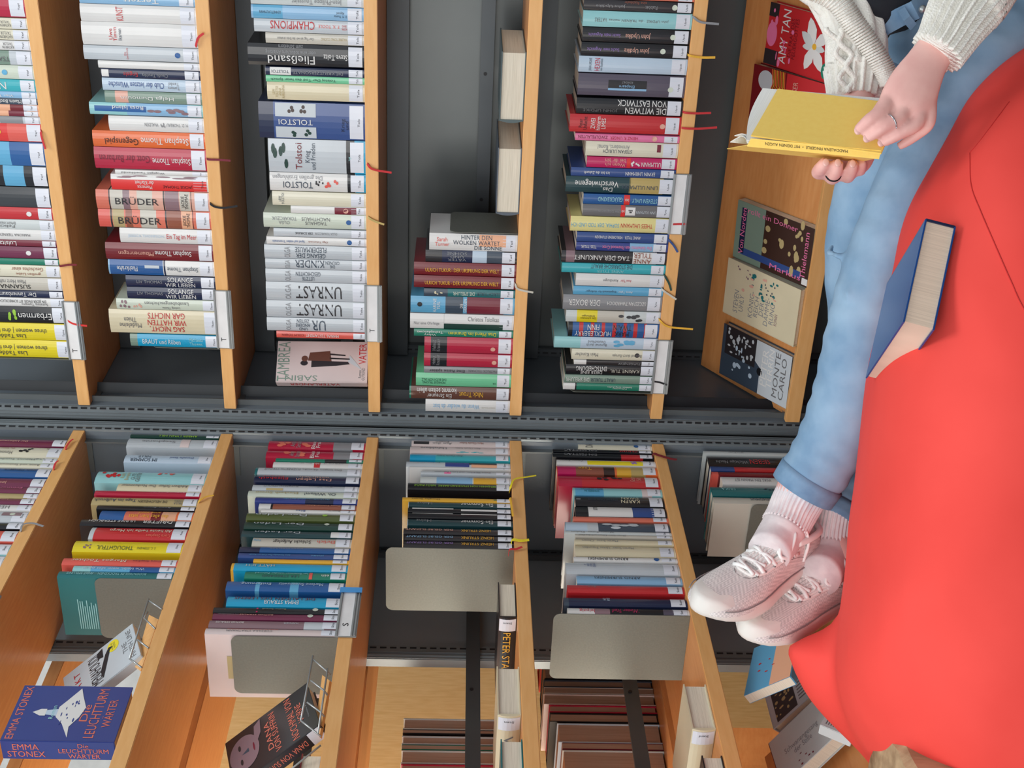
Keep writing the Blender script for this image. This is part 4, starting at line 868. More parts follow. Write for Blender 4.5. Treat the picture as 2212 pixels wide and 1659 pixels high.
back_row(5, (1140, 1270, 4.264), 1405, [(270, 365, 120, 'coral'), (370, 565, 125, 'brightred'), (570, 615, 150, 'silver'), (620, 850, 150, 'charcoal'), (858, 925, 150, 'slate'), (928, 982, 155, 'white'), (985, 1085, 150, 'palepink'), (1088, 1155, 200, 'crimson'), (1160, 1245, 205, 'black'), (1252, 1432, 280, 'paleblue'), (1436, 1492, 320, 'maroon'), (1497, 1700, 330, 'pale')], .42)
# bent plywood chair back seen through the open shelves
g = G(); n = 12; A = [P3('L', 1575, 1580, .62), P3('L', 1575, 1760, .62)]
for j, zz in ((0, 0), (1, 1)): pass
ax = (A[1]-A[0]); ch = empty('plywood_chair', A[0]*1, (0, 0, 0)); ch.location.z = 0; meta(ch, 'bent plywood chair back with two slots, behind the lowest left shelves', 'chair')
zc = A[0].z; u = ax.normalized(); nn = Vector((-u.y, u.x, 0)); vs = []; fs = []
def bend(s): return u*(s*.42)+nn*(-.10*math.sin(math.pi*s))
for i in range(n+1):
    p = bend(i/n)
    for z in (zc-.42, zc+.03):
        for q in (0, .012): vs.append((p.x+nn.x*q, p.y+nn.y*q, z))
for i in range(n):
    a, b = i*4, i*4+4
    fs += [(a, a+2, b+2, b), (a+1, a+3, b+3, b+1), (a+2, a+3, b+3, b+2), (a, a+1, b+1, b)]
fs += [(0, 1, 3, 2), (n*4, n*4+1, n*4+3, n*4+2)]
G().add(vs, fs).out('backrest', WOOD, ch)
g = G()
for s in (.06, .22):
    p = bend(s)-nn*.003; g.box(p.x-.006, p.x+.006, p.y-.002, p.y+.002, zc-.12, zc-.0, 0, .001)
g.out('slot', STEEL, ch)
g = G(); p = bend(.5); g.box(p.x-.2, p.x+.2, p.y, p.y+.4, zc-.48, zc-.46, 0, .003); g.out('seat', WOOD, ch)
for sx in (-.18, .18):
    for sy in (.02, .36): G().tube([(p.x+sx, p.y+sy, zc-.47), (p.x+sx*1.1, p.y+sy, -zc*0)], .01).out('leg', ALU, ch)
# ------------------------------------------------------------------ beanbag
from mathutils.bvhtree import BVHTree
def catmull(P, n): return spline([Vector((x, y, 0)) for x, y in P], n)
def remeshed(name, g, voxel, mats, smooth_it=6, parent=None, project=None):
    o = g.out('tmp', mats); m = o.modifiers.new('r', 'REMESH'); m.mode = 'VOXEL'; m.voxel_size = voxel
    s = o.modifiers.new('s', 'SMOOTH'); s.iterations = smooth_it; s.factor = .5
    dg = bpy.context.evaluated_depsgraph_get(); dg.update(); me = bpy.data.meshes.new_from_object(o.evaluated_get(dg))
    bpy.data.objects.remove(o, do_unlink=True); me.name = name
    me.polygons.foreach_set('use_smooth', [True]*len(me.polygons)); r = bpy.data.objects.new(name, me); COL.objects.link(r)
    if parent: r.parent = parent
    return r
REDM = mat('beanbag_fabric', (240, 80, 72), .75, rgb2=(232, 72, 64), scale=5, bump=.05, spec=.25)
def blobgeo(g, sil, cen, Dc, Tf, Tb, e=2.3, rings=10):
    S = [Vector((p.x, p.y)) for p in catmull(sil+[sil[0]], 4)[:-1]]; n = len(S); k = len(g.v); cen = Vector(cen)
    lay = []
    for sgn, T in ((-1, Tf), (1, Tb)):
        for i in range(rings+1):
            a = math.pi/2*i/rings; s = math.cos(a)
            if sgn == 1 and i == 0: continue
            z = (1-s**e)**(1/e)
            lay.append((sgn*T*z, s))
    idx = {}
    for li, (dz, s) in enumerate(lay):
        for j, p in enumerate(S):
            q = cen+(p-cen)*max(s, .02); g.v.append(at(q.x, q.y, Dc+dz))
    def ring(a, b):
        for j in range(n): g.f.append((k+a*n+j, k+a*n+(j+1) % n, k+b*n+(j+1) % n, k+b*n+j)); g.m.append(0)
    for i in range(rings): ring(i, i+1)
    ring(0, rings+1)
    for i in range(rings+1, 2*rings): ring(i, i+1)
    for l in (rings, 2*rings): g.f.append(tuple(k+l*n+j for j in range(n))); g.m.append(0)
main = [(2212, 98), (2165, 130), (2120, 172), (2085, 215), (2045, 290), (2000, 370), (1965, 435), (1942, 500), (1925, 590), (1903, 680), (1880, 760), (1867, 840), (1855, 950), (1844, 1050), (1832, 1130), (1826, 1220), (1816, 1300), (1806, 1370), (1800, 1440), (1806, 1500), (1830, 1570), (1880, 1645), (1960, 1760), (2100, 1880), (2400, 1950), (2800, 1850), (2980, 1500), (3000, 1000), (2950, 500), (2700, 150), (2450, 50), (2300, 62)]
lobe = [(1830, 1330), (1770, 1362), (1716, 1385), (1698, 1402), (1712, 1445), (1740, 1500), (1775, 1545), (1820, 1590), (1870, 1640), (1950, 1720), (2200, 1750), (2300, 1500), (2200, 1330), (1950, 1280)]
g = G(); blobgeo(g, main, (2330, 950), 1.95, .40, .34, 2.4); blobgeo(g, lobe, (2000, 1500), 1.99, .10, .10, 2.2)
bag = remeshed('beanbag', g, .014, REDM, 5); meta(bag, 'large bright red beanbag with a blue book pressed into it', 'beanbag')
BV = BVHTree.FromPolygons([v.co for v in bag.data.vertices], [tuple(p.vertices) for p in bag.data.polygons])
def onbag(px, py, lift=.001):
    r = ray(px, py).normalized(); h, nrm, i, d = BV.ray_cast(CAM, r); return (h - r*lift) if h else at(px, py, 1.7)
g = G(); g.tube([onbag(p.x, p.y, .0004) for p in catmull([(2095, 330), (2098, 400), (2118, 455), (2150, 530), (2185, 610), (2215, 672), (2300, 800)], 8)], .0008, 6)
g.tube([onbag(p.x, p.y, .0004) for p in catmull([(2180, 220), (2120, 300), (2095, 330)], 8)], .0008, 6)
g.out('seam', mat('seam_thread', (200, 40, 38), .7), bag)
# blue book pressed into the beanbag
def cpt(px, py, D): return at(px, py, D)
D0 = (onbag(2030, 700)-CAM).y-.035; cs = D0/2810.5
Fh = at(1954, 690, D0); Sh = at(1996, 478, D0+.062); Ff = at(1872, 813, D0+.185); Sf = Sh+(Ff-Fh)
PAGET = mat('page_paper_warm', (228, 206, 184), .8, kind='pages', rgb2=(206, 184, 164))
PAL['deepblue'] = (16, 70, 138)
blue = cover_book([Sh, Fh, Ff, Sf], .040, 'deepblue', [], 'dark blue hardcover book wedged upright in the red beanbag', spine_col='navy', pages=PAGET)
# ------------------------------------------------------------------ person
SKIN = mat('skin', (240, 190, 180), .5, rgb2=(230, 172, 164), scale=30, bump=.04)
person = empty('person', at(2150, 60, 2.0)); person.location.z = 0
meta(person, 'person in jeans, cream cardigan and white sneakers, reclining on the red beanbag with a book', 'person')
VD = Fw
def chain(pts, n=5):
    """pts: (px, py, Y, r) -> smooth list of (Vector, r)"""
    P = spline([Vector((p[0], p[1], p[2]*1000)) for p in pts], n); R_ = spline([Vector((p[3], 0, 0)) for p in pts], n)
    return [(at(p.x, p.y, p.z/1000), abs(r.x)) for p, r in zip(P, R_)]
def limb(g, ch, n=20, flat=1.0, rib=0, amp=0.0, m=0, wr=0.0, fold=0):
    """loft rings along a chain; flat squeezes along the view, rib adds knitted ribs"""
    k = len(g.v); L = len(ch)
    for i, (p, r) in enumerate(ch):
        t = (ch[min(i+1, L-1)][0]-ch[max(i-1, 0)][0]).normalized(); a = (VD-t*VD.dot(t)).normalized(); b = t.cross(a)
        for j in range(n):
            th = 2*math.pi*j/n; rr = r*(1+amp*math.cos(rib*th)) if rib else r
            if wr: rr += wr*math.sin(3.1*i+2.1*th)*math.sin(1.3*i-th)
            g.v.append(p+a*(math.cos(th)*rr*flat)+b*(math.sin(th)*rr))
    for i in range(L-1):
        for j in range(n): g.f.append((k+i*n+j, k+i*n+(j+1) % n, k+(i+1)*n+(j+1) % n, k+(i+1)*n+j)); g.m.append(m)
    g.f.append(tuple(k+j for j in range(n))); g.m.append(m); g.f.append(tuple(k+(L-1)*n+j for j in range(n))); g.m.append(m)
def ball(g, c, r, sc=(1, 1, 1)):
    bm = bmesh.new(); bmesh.ops.create_icosphere(bm, subdivisions=3, radius=r)
    g.add([Vector(c)+Vector((v.co.x*sc[0], v.co.y*sc[1], v.co.z*sc[2])) for v in bm.verts], [[v.index for v in f.verts] for f in bm.faces]); bm.free()
def place(o):
    o.parent = person; o.matrix_parent_inverse = Matrix.Translation(person.location).inverted(); return o
leg_front = [(2190, 60, 2.02, .085), (2120, 170, 1.98, .084), (2040, 320, 1.97, .078), (1965, 470, 1.97, .072), (1905, 610, 1.98, .066), (1872, 730, 1.99, .064), (1838, 860, 2.02, .061), (1790, 970, 2.05, .055), (1733, 1062, 2.07, .0515)]
leg_back = [(2090, 40, 2.08, .09), (2010, 140, 2.06, .080), (1945, 270, 2.06, .070), (1888, 420, 2.07, .064), (1862, 560, 2.10, .060), (1870, 760, 2.14, .056), (1872, 930, 2.15, .050), (1838, 1040, 2.14, .043), (1800, 1122, 2.12, .0385)]
torso = [(2130, 70, 2.06, .12), (2040, -40, 2.05, .115), (1945, -170, 2.05, .12), (1850, -300, 2.06, .13), (1790, -380, 2.07, .09), (1750, -430, 2.07, .05), (1725, -470, 2.06, .048)]
A_h, A_t = at(1740, 1205, 2.135), at(1500, 1338, 1.965)
B_h, B_t = at(1862, 1268, 2.165), at(1602, 1392, 2.02)
A_u, B_u = (-Fw)*.80+IU*.50-IX*.42, (-Fw)*.74+IU*.60-IX*.40
def foot(h, t, u):
    e = (t-h).normalized(); z = (u-e*u.dot(e)).normalized(); L = (t-h).length
    return [(h+e*L*f+z*q, r) for f, q, r in ((.24, .085, .028), (.26, .055, .024), (.4, .042, .018), (.6, .034, .012), (.8, .030, .008))]
# one continuous body: torso, head, arms, hands, legs, feet
g = G()
limb(g, chain(torso), 20, .8); limb(g, chain([(a, b, c, r*.82) for a, b, c, r in leg_front]+[(1702, 1120, 2.065, .030)])+foot(A_h, A_t, A_u)); limb(g, chain([(a, b, c, r*.82) for a, b, c, r in leg_back]+[(1797, 1160, 2.115, .028)])+foot(B_h, B_t, B_u))
hc = at(1660, -560, 2.04); ball(g, hc, .092, (.85, 1, 1.18)); ball(g, hc+Vector((-.03, -.05, -.03)), .06, (1, .9, 1.1))
ball(g, hc+Vector((-.035, -.100, -.005)), .013, (1, 1.3, 1.6))                    # nose
for s in (-1, 1): ball(g, hc+Vector((.02+s*.082, .01, -.005)), .018, (.5, 1, 1.6))  # ears
# right arm and hand (in front)
limb(g, chain([(1960, -330, 1.98, .05), (2080, -230, 1.85, .042), (2140, -130, 1.78, .036), (2080, 10, 1.74, .031), (2022, 105, 1.72, .0262)]))
wrist = [(2022, 105, 1.72, .026), (2000, 140, 1.715, .029), (1975, 185, 1.712, .035), (1955, 228, 1.712, .036), (1945, 252, 1.718, .027)]
limb(g, chain(wrist), 18, .46)
for f in ([(1962, 168, 1.722, .0115), (1926, 206, 1.7165, .0125), (1906, 238, 1.705, .0108), (1880, 258, 1.702, .0092), (1861, 274, 1.709, .0080), (1850, 284, 1.714, .0064)],
          [(1980, 172, 1.722, .0115), (1957, 216, 1.7155, .0125), (1943, 254, 1.703, .0106), (1909, 274, 1.700, .0091), (1884, 291, 1.708, .0080), (1869, 301, 1.713, .0064)],
          [(1998, 178, 1.722, .0115), (1988, 221, 1.7155, .0122), (1980, 266, 1.704, .0104), (1948, 286, 1.703, .0088), (1918, 302, 1.710, .0077), (1900, 310, 1.715, .0062)],
          [(2012, 182, 1.722, .0105), (2007, 218, 1.7165, .0108), (2006, 266, 1.711, .0090), (1980, 291, 1.722, .0078), (1956, 308, 1.730, .0068), (1940, 317, 1.735, .0056)]):
    limb(g, chain(f, 4), 12)
limb(g, chain([(1975, 165, 1.73, .016), (1935, 200, 1.745, .0135), (1908, 232, 1.755, .0115), (1885, 262, 1.757, .0095)], 4), 12)   # thumb under the cover
# left arm and hand (behind and below the book)
limb(g, chain([(1735, -330, 2.1, .05), (1720, -180, 2.02, .043), (1790, -70, 1.985, .034), (1843, 50, 1.955, .029), (1845, 120, 1.945, .027), (1850, 190, 1.925, .024), (1858, 250, 1.885, .025)]))
limb(g, chain([(1858, 240, 1.885, .026), (1850, 290, 1.87, .034), (1838, 335, 1.852, .034), (1828, 352, 1.845, .026)]), 18, .45)
for f in ([(1812, 330, 1.85, .0120), (1782, 366, 1.845, .0112), (1768, 372, 1.815, .0105), (1775, 360, 1.79, .0092), (1786, 346, 1.782, .0076)],
          [(1826, 335, 1.85, .0122), (1802, 378, 1.842, .0113), (1798, 381, 1.812, .0106), (1806, 366, 1.79, .0094), (1811, 347, 1.782, .0077)],
          [(1842, 335, 1.85, .0120), (1832, 376, 1.842, .0110), (1832, 378, 1.814, .0102), (1839, 365, 1.795, .0092), (1843, 349, 1.785, .0076)],
          [(1856, 330, 1.85, .0108), (1858, 362, 1.842, .0096), (1857, 367, 1.822, .0088), (1860, 358, 1.805, .0080), (1862, 347, 1.797, .0068)]):
    limb(g, chain(f, 4), 12)
limb(g, chain([(1850, 255, 1.875, .015), (1835, 275, 1.85, .0125), (1825, 290, 1.835, .0105), (1815, 300, 1.825, .009)], 4), 12)
body = place(remeshed('body', g, .0028, SKIN, 5))
# nails
g = G()
for (x, y, Y, dx, dy) in ((1853, 282, 1.7085, 0, 1), (1872, 299, 1.7075, 0, 1), (1903, 308, 1.7095, 0, 1), (1784, 351, 1.7715, 0, 1), (1810, 352, 1.7715, 0, 1), (1842, 354, 1.7745, 0, 1)):
    bm = bmesh.new(); bmesh.ops.create_icosphere(bm, subdivisions=2, radius=.0052); c = at(x, y, Y)
    g.add([c+Rt*v.co.x*1.15+VD*v.co.y*.30+Dn*v.co.z*.95 for v in bm.verts], [[v.index for v in f.verts] for f in bm.faces]); bm.free()
place(g.out('fingernails', mat('nail', (240, 190, 180), .25), smooth=True))
def ring(px, py, Y, r, ax, m, name):
    c = at(px, py, Y); ax = Vector(ax).normalized(); u = ax.orthogonal().normalized(); w = ax.cross(u); g = G()
    g.tube([c+(u*math.cos(i*math.pi/12)+w*math.sin(i*math.pi/12))*r for i in range(25)], .0012, 6); return place(g.out(name, m, smooth=True))
ring(1925, 264, 1.7015, .0112, at(1942, 252, 1.700)-at(1908, 271, 1.698), mat('silver_ring', (200, 200, 205), .2, .9), 'silver_ring')
ring(1800, 376, 1.803, .0108, at(1798, 381, 1.812)-at(1806, 366, 1.79), mat('dark_ring', (30, 30, 34), .3, .6), 'dark_ring')
# face and hair (beyond the picture's edge)
g = G(); ball(g, hc+Vector((.012, .022, .018)), .101, (.92, .98, 1.15)); ball(g, hc+Vector((.045, .05, -.07)), .06, (1, .9, 1.5)); place(remeshed('hair', g, .008, mat('hair_brown', (84, 58, 42), .6, rgb2=(60, 40, 28), scale=60, bump=.3), 3))
g = G()
for s in (-1, 1): ball(g, hc+Vector((-.030+s*.030, -.086, .012)), .009, (1.4, .8, .8))
place(g.out('eyes', mat('eye', (60, 50, 45), .2)))
g = G(); ball(g, hc+Vector((-.034, -.098, -.045)), .010, (2.2, .6, .5)); place(g.out('lips', mat('lips', (190, 100, 98), .4)))
# --- jeans
def tex_mat(name, rgb, rgb2, rough, scale, mapping, bump, spec=.2, kind='noise'):
    m = bpy.data.materials.new(name); m.use_nodes = True; nt = m.node_tree; b = nt.nodes['Principled BSDF']; b.inputs['Roughness'].default_value = rough; b.inputs['Specular IOR Level'].default_value = spec
    tc = nt.nodes.new('ShaderNodeTexCoord'); mp = nt.nodes.new('ShaderNodeMapping'); mp.inputs['Scale'].default_value = mapping; nt.links.new(tc.outputs['Object'], mp.inputs[0])
    n1 = nt.nodes.new('ShaderNodeTexNoise'); n1.inputs['Scale'].default_value = scale; n1.inputs['Detail'].default_value = 6; nt.links.new(mp.outputs[0], n1.inputs['Vector'])
    r = nt.nodes.new('ShaderNodeValToRGB'); r.color_ramp.elements[0].position = .3; r.color_ramp.elements[1].position = .72; r.color_ramp.elements[0].color = (*lin(rgb2), 1); r.color_ramp.elements[1].color = (*lin(rgb), 1)
    nt.links.new(n1.outputs[0], r.inputs[0]); nt.links.new(r.outputs[0], b.inputs['Base Color'])
    if kind == 'noise': h = n1.outputs[0]
    else:
        v = nt.nodes.new('ShaderNodeTexVoronoi' if kind == 'voronoi' else 'ShaderNodeTexChecker'); v.inputs['Scale'].default_value = scale*4 if kind == 'voronoi' else scale*8
        if kind == 'checker':
            v.inputs['Scale'].default_value = 330; mx = nt.nodes.new('ShaderNodeMixRGB'); mx.blend_type = 'MULTIPLY'; mx.inputs[0].default_value = .30
            nt.links.new(r.outputs[0], mx.inputs[1]); nt.links.new(v.outputs['Color'], mx.inputs[2]); v.inputs['Color1'].default_value = (1, 1, 1, 1); v.inputs['Color2'].default_value = (.22, .22, .24, 1); nt.links.new(mx.outputs[0], b.inputs['Base Color'])
        nt.links.new(tc.outputs['Object'], v.inputs['Vector']); h = v.outputs['Distance'] if kind == 'voronoi' else v.outputs['Fac']
    bp = nt.nodes.new('ShaderNodeBump'); bp.inputs['Strength'].default_value = bump; bp.inputs['Distance'].default_value = .003
    nt.links.new(h, bp.inputs['Height']); nt.links.new(bp.outputs[0], b.inputs['Normal']); return m
DEN = tex_mat('denim_light', (156, 186, 210), (120, 154, 184), .85, 14, (1, 1, 1), .25)
DEN2 = tex_mat('denim_seam', (132, 164, 192), (104, 138, 170), .85, 30, (1, 1, 1), .3)
g = G(); limb(g, chain(leg_front, 8), 28, 1, wr=.0026); limb(g, chain(leg_back, 8), 28, 1, wr=.0026); limb(g, chain([(2190, 95, 2.06, .125), (2120, 40, 2.06, .125), (2050, -6, 2.05, .112), (2026, -24, 2.05, .110)], 5), 28, .82)
g.tube([at(p[0], p[1], p[2]) for p in ((1800, 530, 2.03), (1790, 546, 2.02), (1812, 552, 1.99))], .006, 8)
# creases at hip and knee
for a in ([(1880, 235), (1960, 255), (2060, 235), (2150, 200)], [(1900, 205), (1985, 215), (2090, 190)], [(1840, 700), (1880, 760), (1870, 800)], [(1825, 630), (1860, 660), (1900, 668)]):
    pts = [at(p.x, p.y, 1.935 if p.y < 300 else 1.945) for p in catmull(a, 6)]; g.tube(pts, [.004+.006*math.sin(math.pi*i/(len(pts)-1)) for i in range(len(pts))], 8)
jeans = place(remeshed('jeans', g, .0055, DEN, 4)); PT_ = person
def sub(o, par): o.parent = par; o.matrix_parent_inverse = par.matrix_parent_inverse.copy() if False else Matrix(); return o
for ch, nm in ((leg_front, 'front'), (leg_back, 'back')):
    c2 = chain(ch, 8)[-4:]; g = G(); limb(g, [(p, r+.0022) for p, r in c2], 28); place(g.out('jeans_hem', DEN2, smooth=True))
g = G(); g.strip([at(1893, 72, 1.945), at(1910, 56, 1.93), at(1942, 38, 1.912), at(1976, 22, 1.90), at(2010, -5, 1.915)], .028, .004, (-.2, -1, 0)); g.strip([at(1946, 20, 1.895), at(1958, 40, 1.895), at(1973, 58, 1.90)], .012, .004, (0, -1, 0)); place(g.out('waistband', DEN2))
g = G(); ball(g, at(1993, 20, 1.893), .006); place(g.out('jeans_button', ALU, smooth=True))
g = G(); g.strip([at(1893, 70, 1.945), at(1903, 105, 1.935), at(1925, 135, 1.93), at(1955, 150, 1.93)], .004, .002, (0, -1, 0)); place(g.out('pocket_seam', DEN2))
# --- black top and cardigan
g = G(); limb(g, chain([(2060, -20, 2.05, .118), (1990, -100, 2.04, .122), (1900, -230, 2.05, .132), (1820, -350, 2.06, .12), (1785, -385, 2.07, .07)]), 24, .8)
limb(g, chain([(1903, 66, 1.95, .016), (1905, 22, 1.935, .046), (1915, -50, 1.94, .08)]), 18, .6)
place(remeshed('black_top', g, .009, mat('black_jersey', (28, 32, 40), .9, rgb2=(22, 25, 32), scale=30), 4))
KNIT = tex_mat('cream_knit', (243, 241, 234), (230, 226, 217), .9, 90, (1, 1, 1), .35, kind='voronoi')
def ribbed(ch, n=96, rib=24, amp=.05, flat=1, cap=False):
    g = G(); limb(g, ch, n, flat, rib=rib, amp=amp); return g
# right sleeve with ribbed cuff
g = ribbed(chain([(1960, -330, 1.98, .075), (2080, -230, 1.85, .066), (2150, -130, 1.78, .060), (2112, -30, 1.745, .054), (2085, 20, 1.735, .048)], 6), 96, 16, .02); place(g.out('cardigan_sleeve', KNIT, smooth=True))
g = ribbed(chain([(2095, 0, 1.737, .047), (2065, 48, 1.727, .040), (2040, 92, 1.72, .0345), (2023, 116, 1.718, .0335)], 6), 198, 22, .12); place(g.out('ribbed_cuff', KNIT, smooth=True))
# left sleeve, cable knit, bunched up at the elbow
g = ribbed(chain([(1735, -330, 2.1, .075), (1720, -180, 2.02, .066), (1790, -70, 1.985, .052), (1843, 50, 1.955, .044), (1850, 120, 1.935, .044), (1850, 165, 1.925, .043)], 6), 120, 11, .07); place(g.out('cardigan_sleeve', KNIT, smooth=True))
g = ribbed(chain([(1849, 150, 1.93, .045), (1848, 185, 1.925, .041), (1846, 218, 1.92, .037)], 6), 160, 20, .085); place(g.out('ribbed_cuff', KNIT, smooth=True))
g = G()
for off, w_ in ((-1, .004), (0, .0045), (1, .0045), (2, .0045), (3, .004)):
    g.tube([at(p.x+off*17+8+8*math.sin(p.y*.12+off*3), p.y, 1.888+.010*off*off*.3) for p in catmull([(1800, 60), (1815, 95), (1826, 130), (1830, 165), (1832, 200)], 8)], w_, 8)
place(g.out('cable_stitch', KNIT, smooth=True))
# cardigan front edge with its ribbed hem running down to the hip
g = G(); band = [(1660, -70), (1722, -14), (1784, 16), (1822, 62), (1860, 112), (1890, 160), (1903, 190)]
C = catmull(band, 10)
for i in range(0, len(C)-1):
    p = C[i]; q = C[i+1]; t = Vector((q.x-p.x, q.y-p.y)).normalized(); nx = Vector((-t.y, t.x)); nx = nx if nx.x > 0 else -nx
    W = 62-18*(i/len(C))
    for s_ in ((0, 1) if (q-p).length > 7 else (0,)):
        u = p.lerp(q, s_/2)
        g.tube([at(u.x+nx.x*k_*W, u.y+nx.y*k_*W*.8, 1.884-.012*math.sin(k_*math.pi)) for k_ in (0, .25, .5, .75, 1)], .0019, 6)
place(g.out('cardigan_hem', KNIT, smooth=True))
g = G(); limb(g, chain([(1600, -120, 2.0, .03), (1722, -40, 1.965, .022), (1785, 8, 1.955, .022), (1838, 70, 1.95, .026), (1880, 135, 1.95, .028), (1898, 185, 1.95, .016)]), 24, .5)
limb(g, chain([(1720, -300, 2.08, .13), (1760, -180, 2.06, .11), (1800, -60, 2.04, .075), (1835, 0, 2.02, .04)]), 24, .7)
place(remeshed('cardigan', g, .006, KNIT, 3))
# --- socks
SOCK = mat('sock_cotton', (232, 224, 224), .9, rgb2=(216, 206, 208), scale=60, bump=.1)
g = ribbed(chain([(1750, 1035, 2.07, .040), (1722, 1085, 2.068, .0395), (1706, 1118, 2.062, .0375), (1694, 1140, 2.055, .0375)], 7), 200, 34, .035); limb(g, chain([(1697, 1135, 2.055, .036), (1680, 1165, 2.045, .036), (1660, 1195, 2.02, .034)], 4), 24); place(g.out('ribbed_sock', SOCK, smooth=True))
g = ribbed(chain([(1806, 1100, 2.12, .033), (1798, 1145, 2.118, .034), (1793, 1185, 2.11, .034)], 7), 200, 34, .035); limb(g, chain([(1794, 1180, 2.11, .033), (1788, 1215, 2.09, .035), (1770, 1245, 2.05, .034)], 4), 24); place(g.out('ribbed_sock', SOCK, smooth=True))
# --- sneakers
MESHM = tex_mat('sneaker_mesh', (236, 232, 228), (224, 218, 216), .7, 45, (1, 1, 1), .55, kind='checker')
SOLEM = mat('sneaker_sole', (232, 230, 224), .5, rgb2=(220, 216, 210), scale=12)
OVER = mat('sneaker_overlay', (238, 234, 230), .45, rgb2=(230, 225, 222), scale=10)
LACE = mat('lace_cotton', (246, 246, 244), .85, scale=80)
def sneaker(heel, toe, side, upv, label_):
    """local x heel->toe (0..L), y width, z up"""
    L = (toe-heel).length; ex = (toe-heel).normalized(); ez = (upv-ex*upv.dot(ex)).normalized(); ey = ez.cross(ex)
    M = Matrix(((ex.x, ey.x, ez.x, heel.x), (ex.y, ey.y, ez.y, heel.y), (ex.z, ey.z, ez.z, heel.z), (0, 0, 0, 1)))
    T = lambda v: M @ Vector(v)
    prof = [(0, .012, .045), (.03, .026, .068), (.08, .031, .080), (.18, .034, .086), (.28, .035, .086), (.38, .036, .080), (.5, .040, .068), (.62, .046, .057), (.74, .048, .049), (.84, .046, .043), (.92, .038, .037), (.97, .026, .031), (1, .010, .022)]
    P = spline([Vector(p) for p in prof], 4); g = G(); n = 22
    for p in P:
        x = p.x*L; w = p.y; h = p.z; off = side*.010*math.sin(p.x*math.pi)*(p.x)
        for j in range(n):
            a = math.pi*j/(n-1); cx = math.cos(a); sx = math.sin(a)
            g.v.append(T((x, off+w*(abs(cx)**.75)*(1 if cx > 0 else -1), .020+(h-.020)*(sx**.8))))
    m = len(P)
    for i in range(m-1):
        for j in range(n-1): g.f.append((i*n+j, i*n+j+1, (i+1)*n+j+1, (i+1)*n+j)); g.m.append(0)
    g.f.append(tuple(range(n))); g.m.append(0); g.f.append(tuple((m-1)*n+j for j in range(n))); g.m.append(0)
    up = place(g.out('sneaker', MESHM, smooth=True))
    # sole: flared, with a little toe spring
    g = G(); ns = 40; ol = []
    for i in range(ns):
        a = 2*math.pi*i/ns; xx = .5+.5*math.cos(a)*1.0; q = min(P, key=lambda p: abs(p.x-xx)); w = (q.y+.004)*abs(math.sin(a))**.35 if abs(math.sin(a)) > .01 else 0
        ol.append((xx*L*1.03-.004, side*.010*math.sin(q.x*math.pi)*q.x+w*(1 if math.sin(a) > 0 else -1), xx))
    levels = [(0, .93), (.004, .99), (.012, 1.0), (.022, .97), (.028, .93)]
    for z, s in levels:
        for x, y, xx in ol: g.v.append(T((L/2+(x-L/2)*s, y*s, z+(.012*max(0, xx-.75)/.25)**1 + (.006 if xx > .93 and z > .02 else 0))))
    for l in range(len(levels)-1):
        for i in range(ns): g.f.append((l*ns+i, l*ns+(i+1) % ns, (l+1)*ns+(i+1) % ns, (l+1)*ns+i)); g.m.append(0)
    g.f.append(tuple(range(ns))); g.m.append(0); g.f.append(tuple((len(levels)-1)*ns+i for i in range(ns))); g.m.append(0)
    sub_ = g.out('sole', SOLEM, smooth=True)
    def top(x, y):
        q = min(P, key=lambda p: abs(p.x-x)); s = min(.98, abs(y)/q.y); return .020+(q.z-.020)*((1-s**2.6)**.42)
    def onup(x, y, lift=.0012): o_ = side*.010*math.sin(x*math.pi)*x; return T((x*L, y+o_, top(x, y)+lift))
    # throat overlay (eyestay) as a U, tongue, collar, laces
    g = G(); U = [(.30, .026), (.40, .0245), (.50, .022), (.60, .019), (.655, .010), (.665, 0), (.655, -.010), (.60, -.019), (.50, -.022), (.40, -.0245), (.30, -.026)]
    for dy in (-.0035, 0, .0035):
        g.tube([onup(x, y+dy*(1 if y > 0 else -1), .0004) for x, y in [(v.x, v.y) for v in spline([Vector((x, y, 0)) for x, y in U], 4)]], .0030, 6)
    ov = g.out('eyestay', OVER, smooth=True)
    g = G()
    for s_ in (-1, 1):
        g.tube([onup(x, s_*y, .0002) for x, y in [(v.x, v.y) for v in spline([Vector(v_) for v_ in ((.22, .033, 0), (.32, .031, 0), (.42, .029, 0), (.52, .026, 0), (.62, .023, 0), (.69, .012, 0), (.70, 0, 0))], 5)]], .0007, 5)
        g.tube([T((x*L, s_*(min(P, key=lambda p: abs(p.x-x)).y+.0008)+side*.010*math.sin(x*math.pi)*x, .030)) for x in [i/30 for i in range(2, 29)]], .0010, 5)
        for x in (.36, .44, .515, .585, .645): g.tube([onup(x, s_*(.030-.030*max(0, x-.38)), .003), onup(x, s_*(.030-.030*max(0, x-.38)), .0044)], .0024, 8)
    sm = g.out('stitching', mat('stitch_grey', (150, 144, 144), .8), smooth=True); sm.parent = up
    g = G(); tv = [(.60, .0), (.5, .001), (.40, .004), (.30, .010), (.22, .022), (.17, .034)]
    for dy in (-.012, -.006, 0, .006, .012): g.tube([onup(x, dy, z+.001) for x, z in tv], .0042, 8)
    tg = g.out('tongue', MESHM, smooth=True)
    g = G(); g.tube([T((x*L, y, z)) for x, y, z in [(v.x, v.y, v.z) for v in spline([Vector(p) for p in ((.30, .026, .078), (.2, .030, .080), (.10, .026, .080), (.05, .012, .078), (.04, 0, .078), (.05, -.012, .078), (.10, -.026, .080), (.2, -.030, .080), (.30, -.026, .078))], 5)]], .0058, 8)
    co = g.out('collar', OVER, smooth=True)
    g = G()
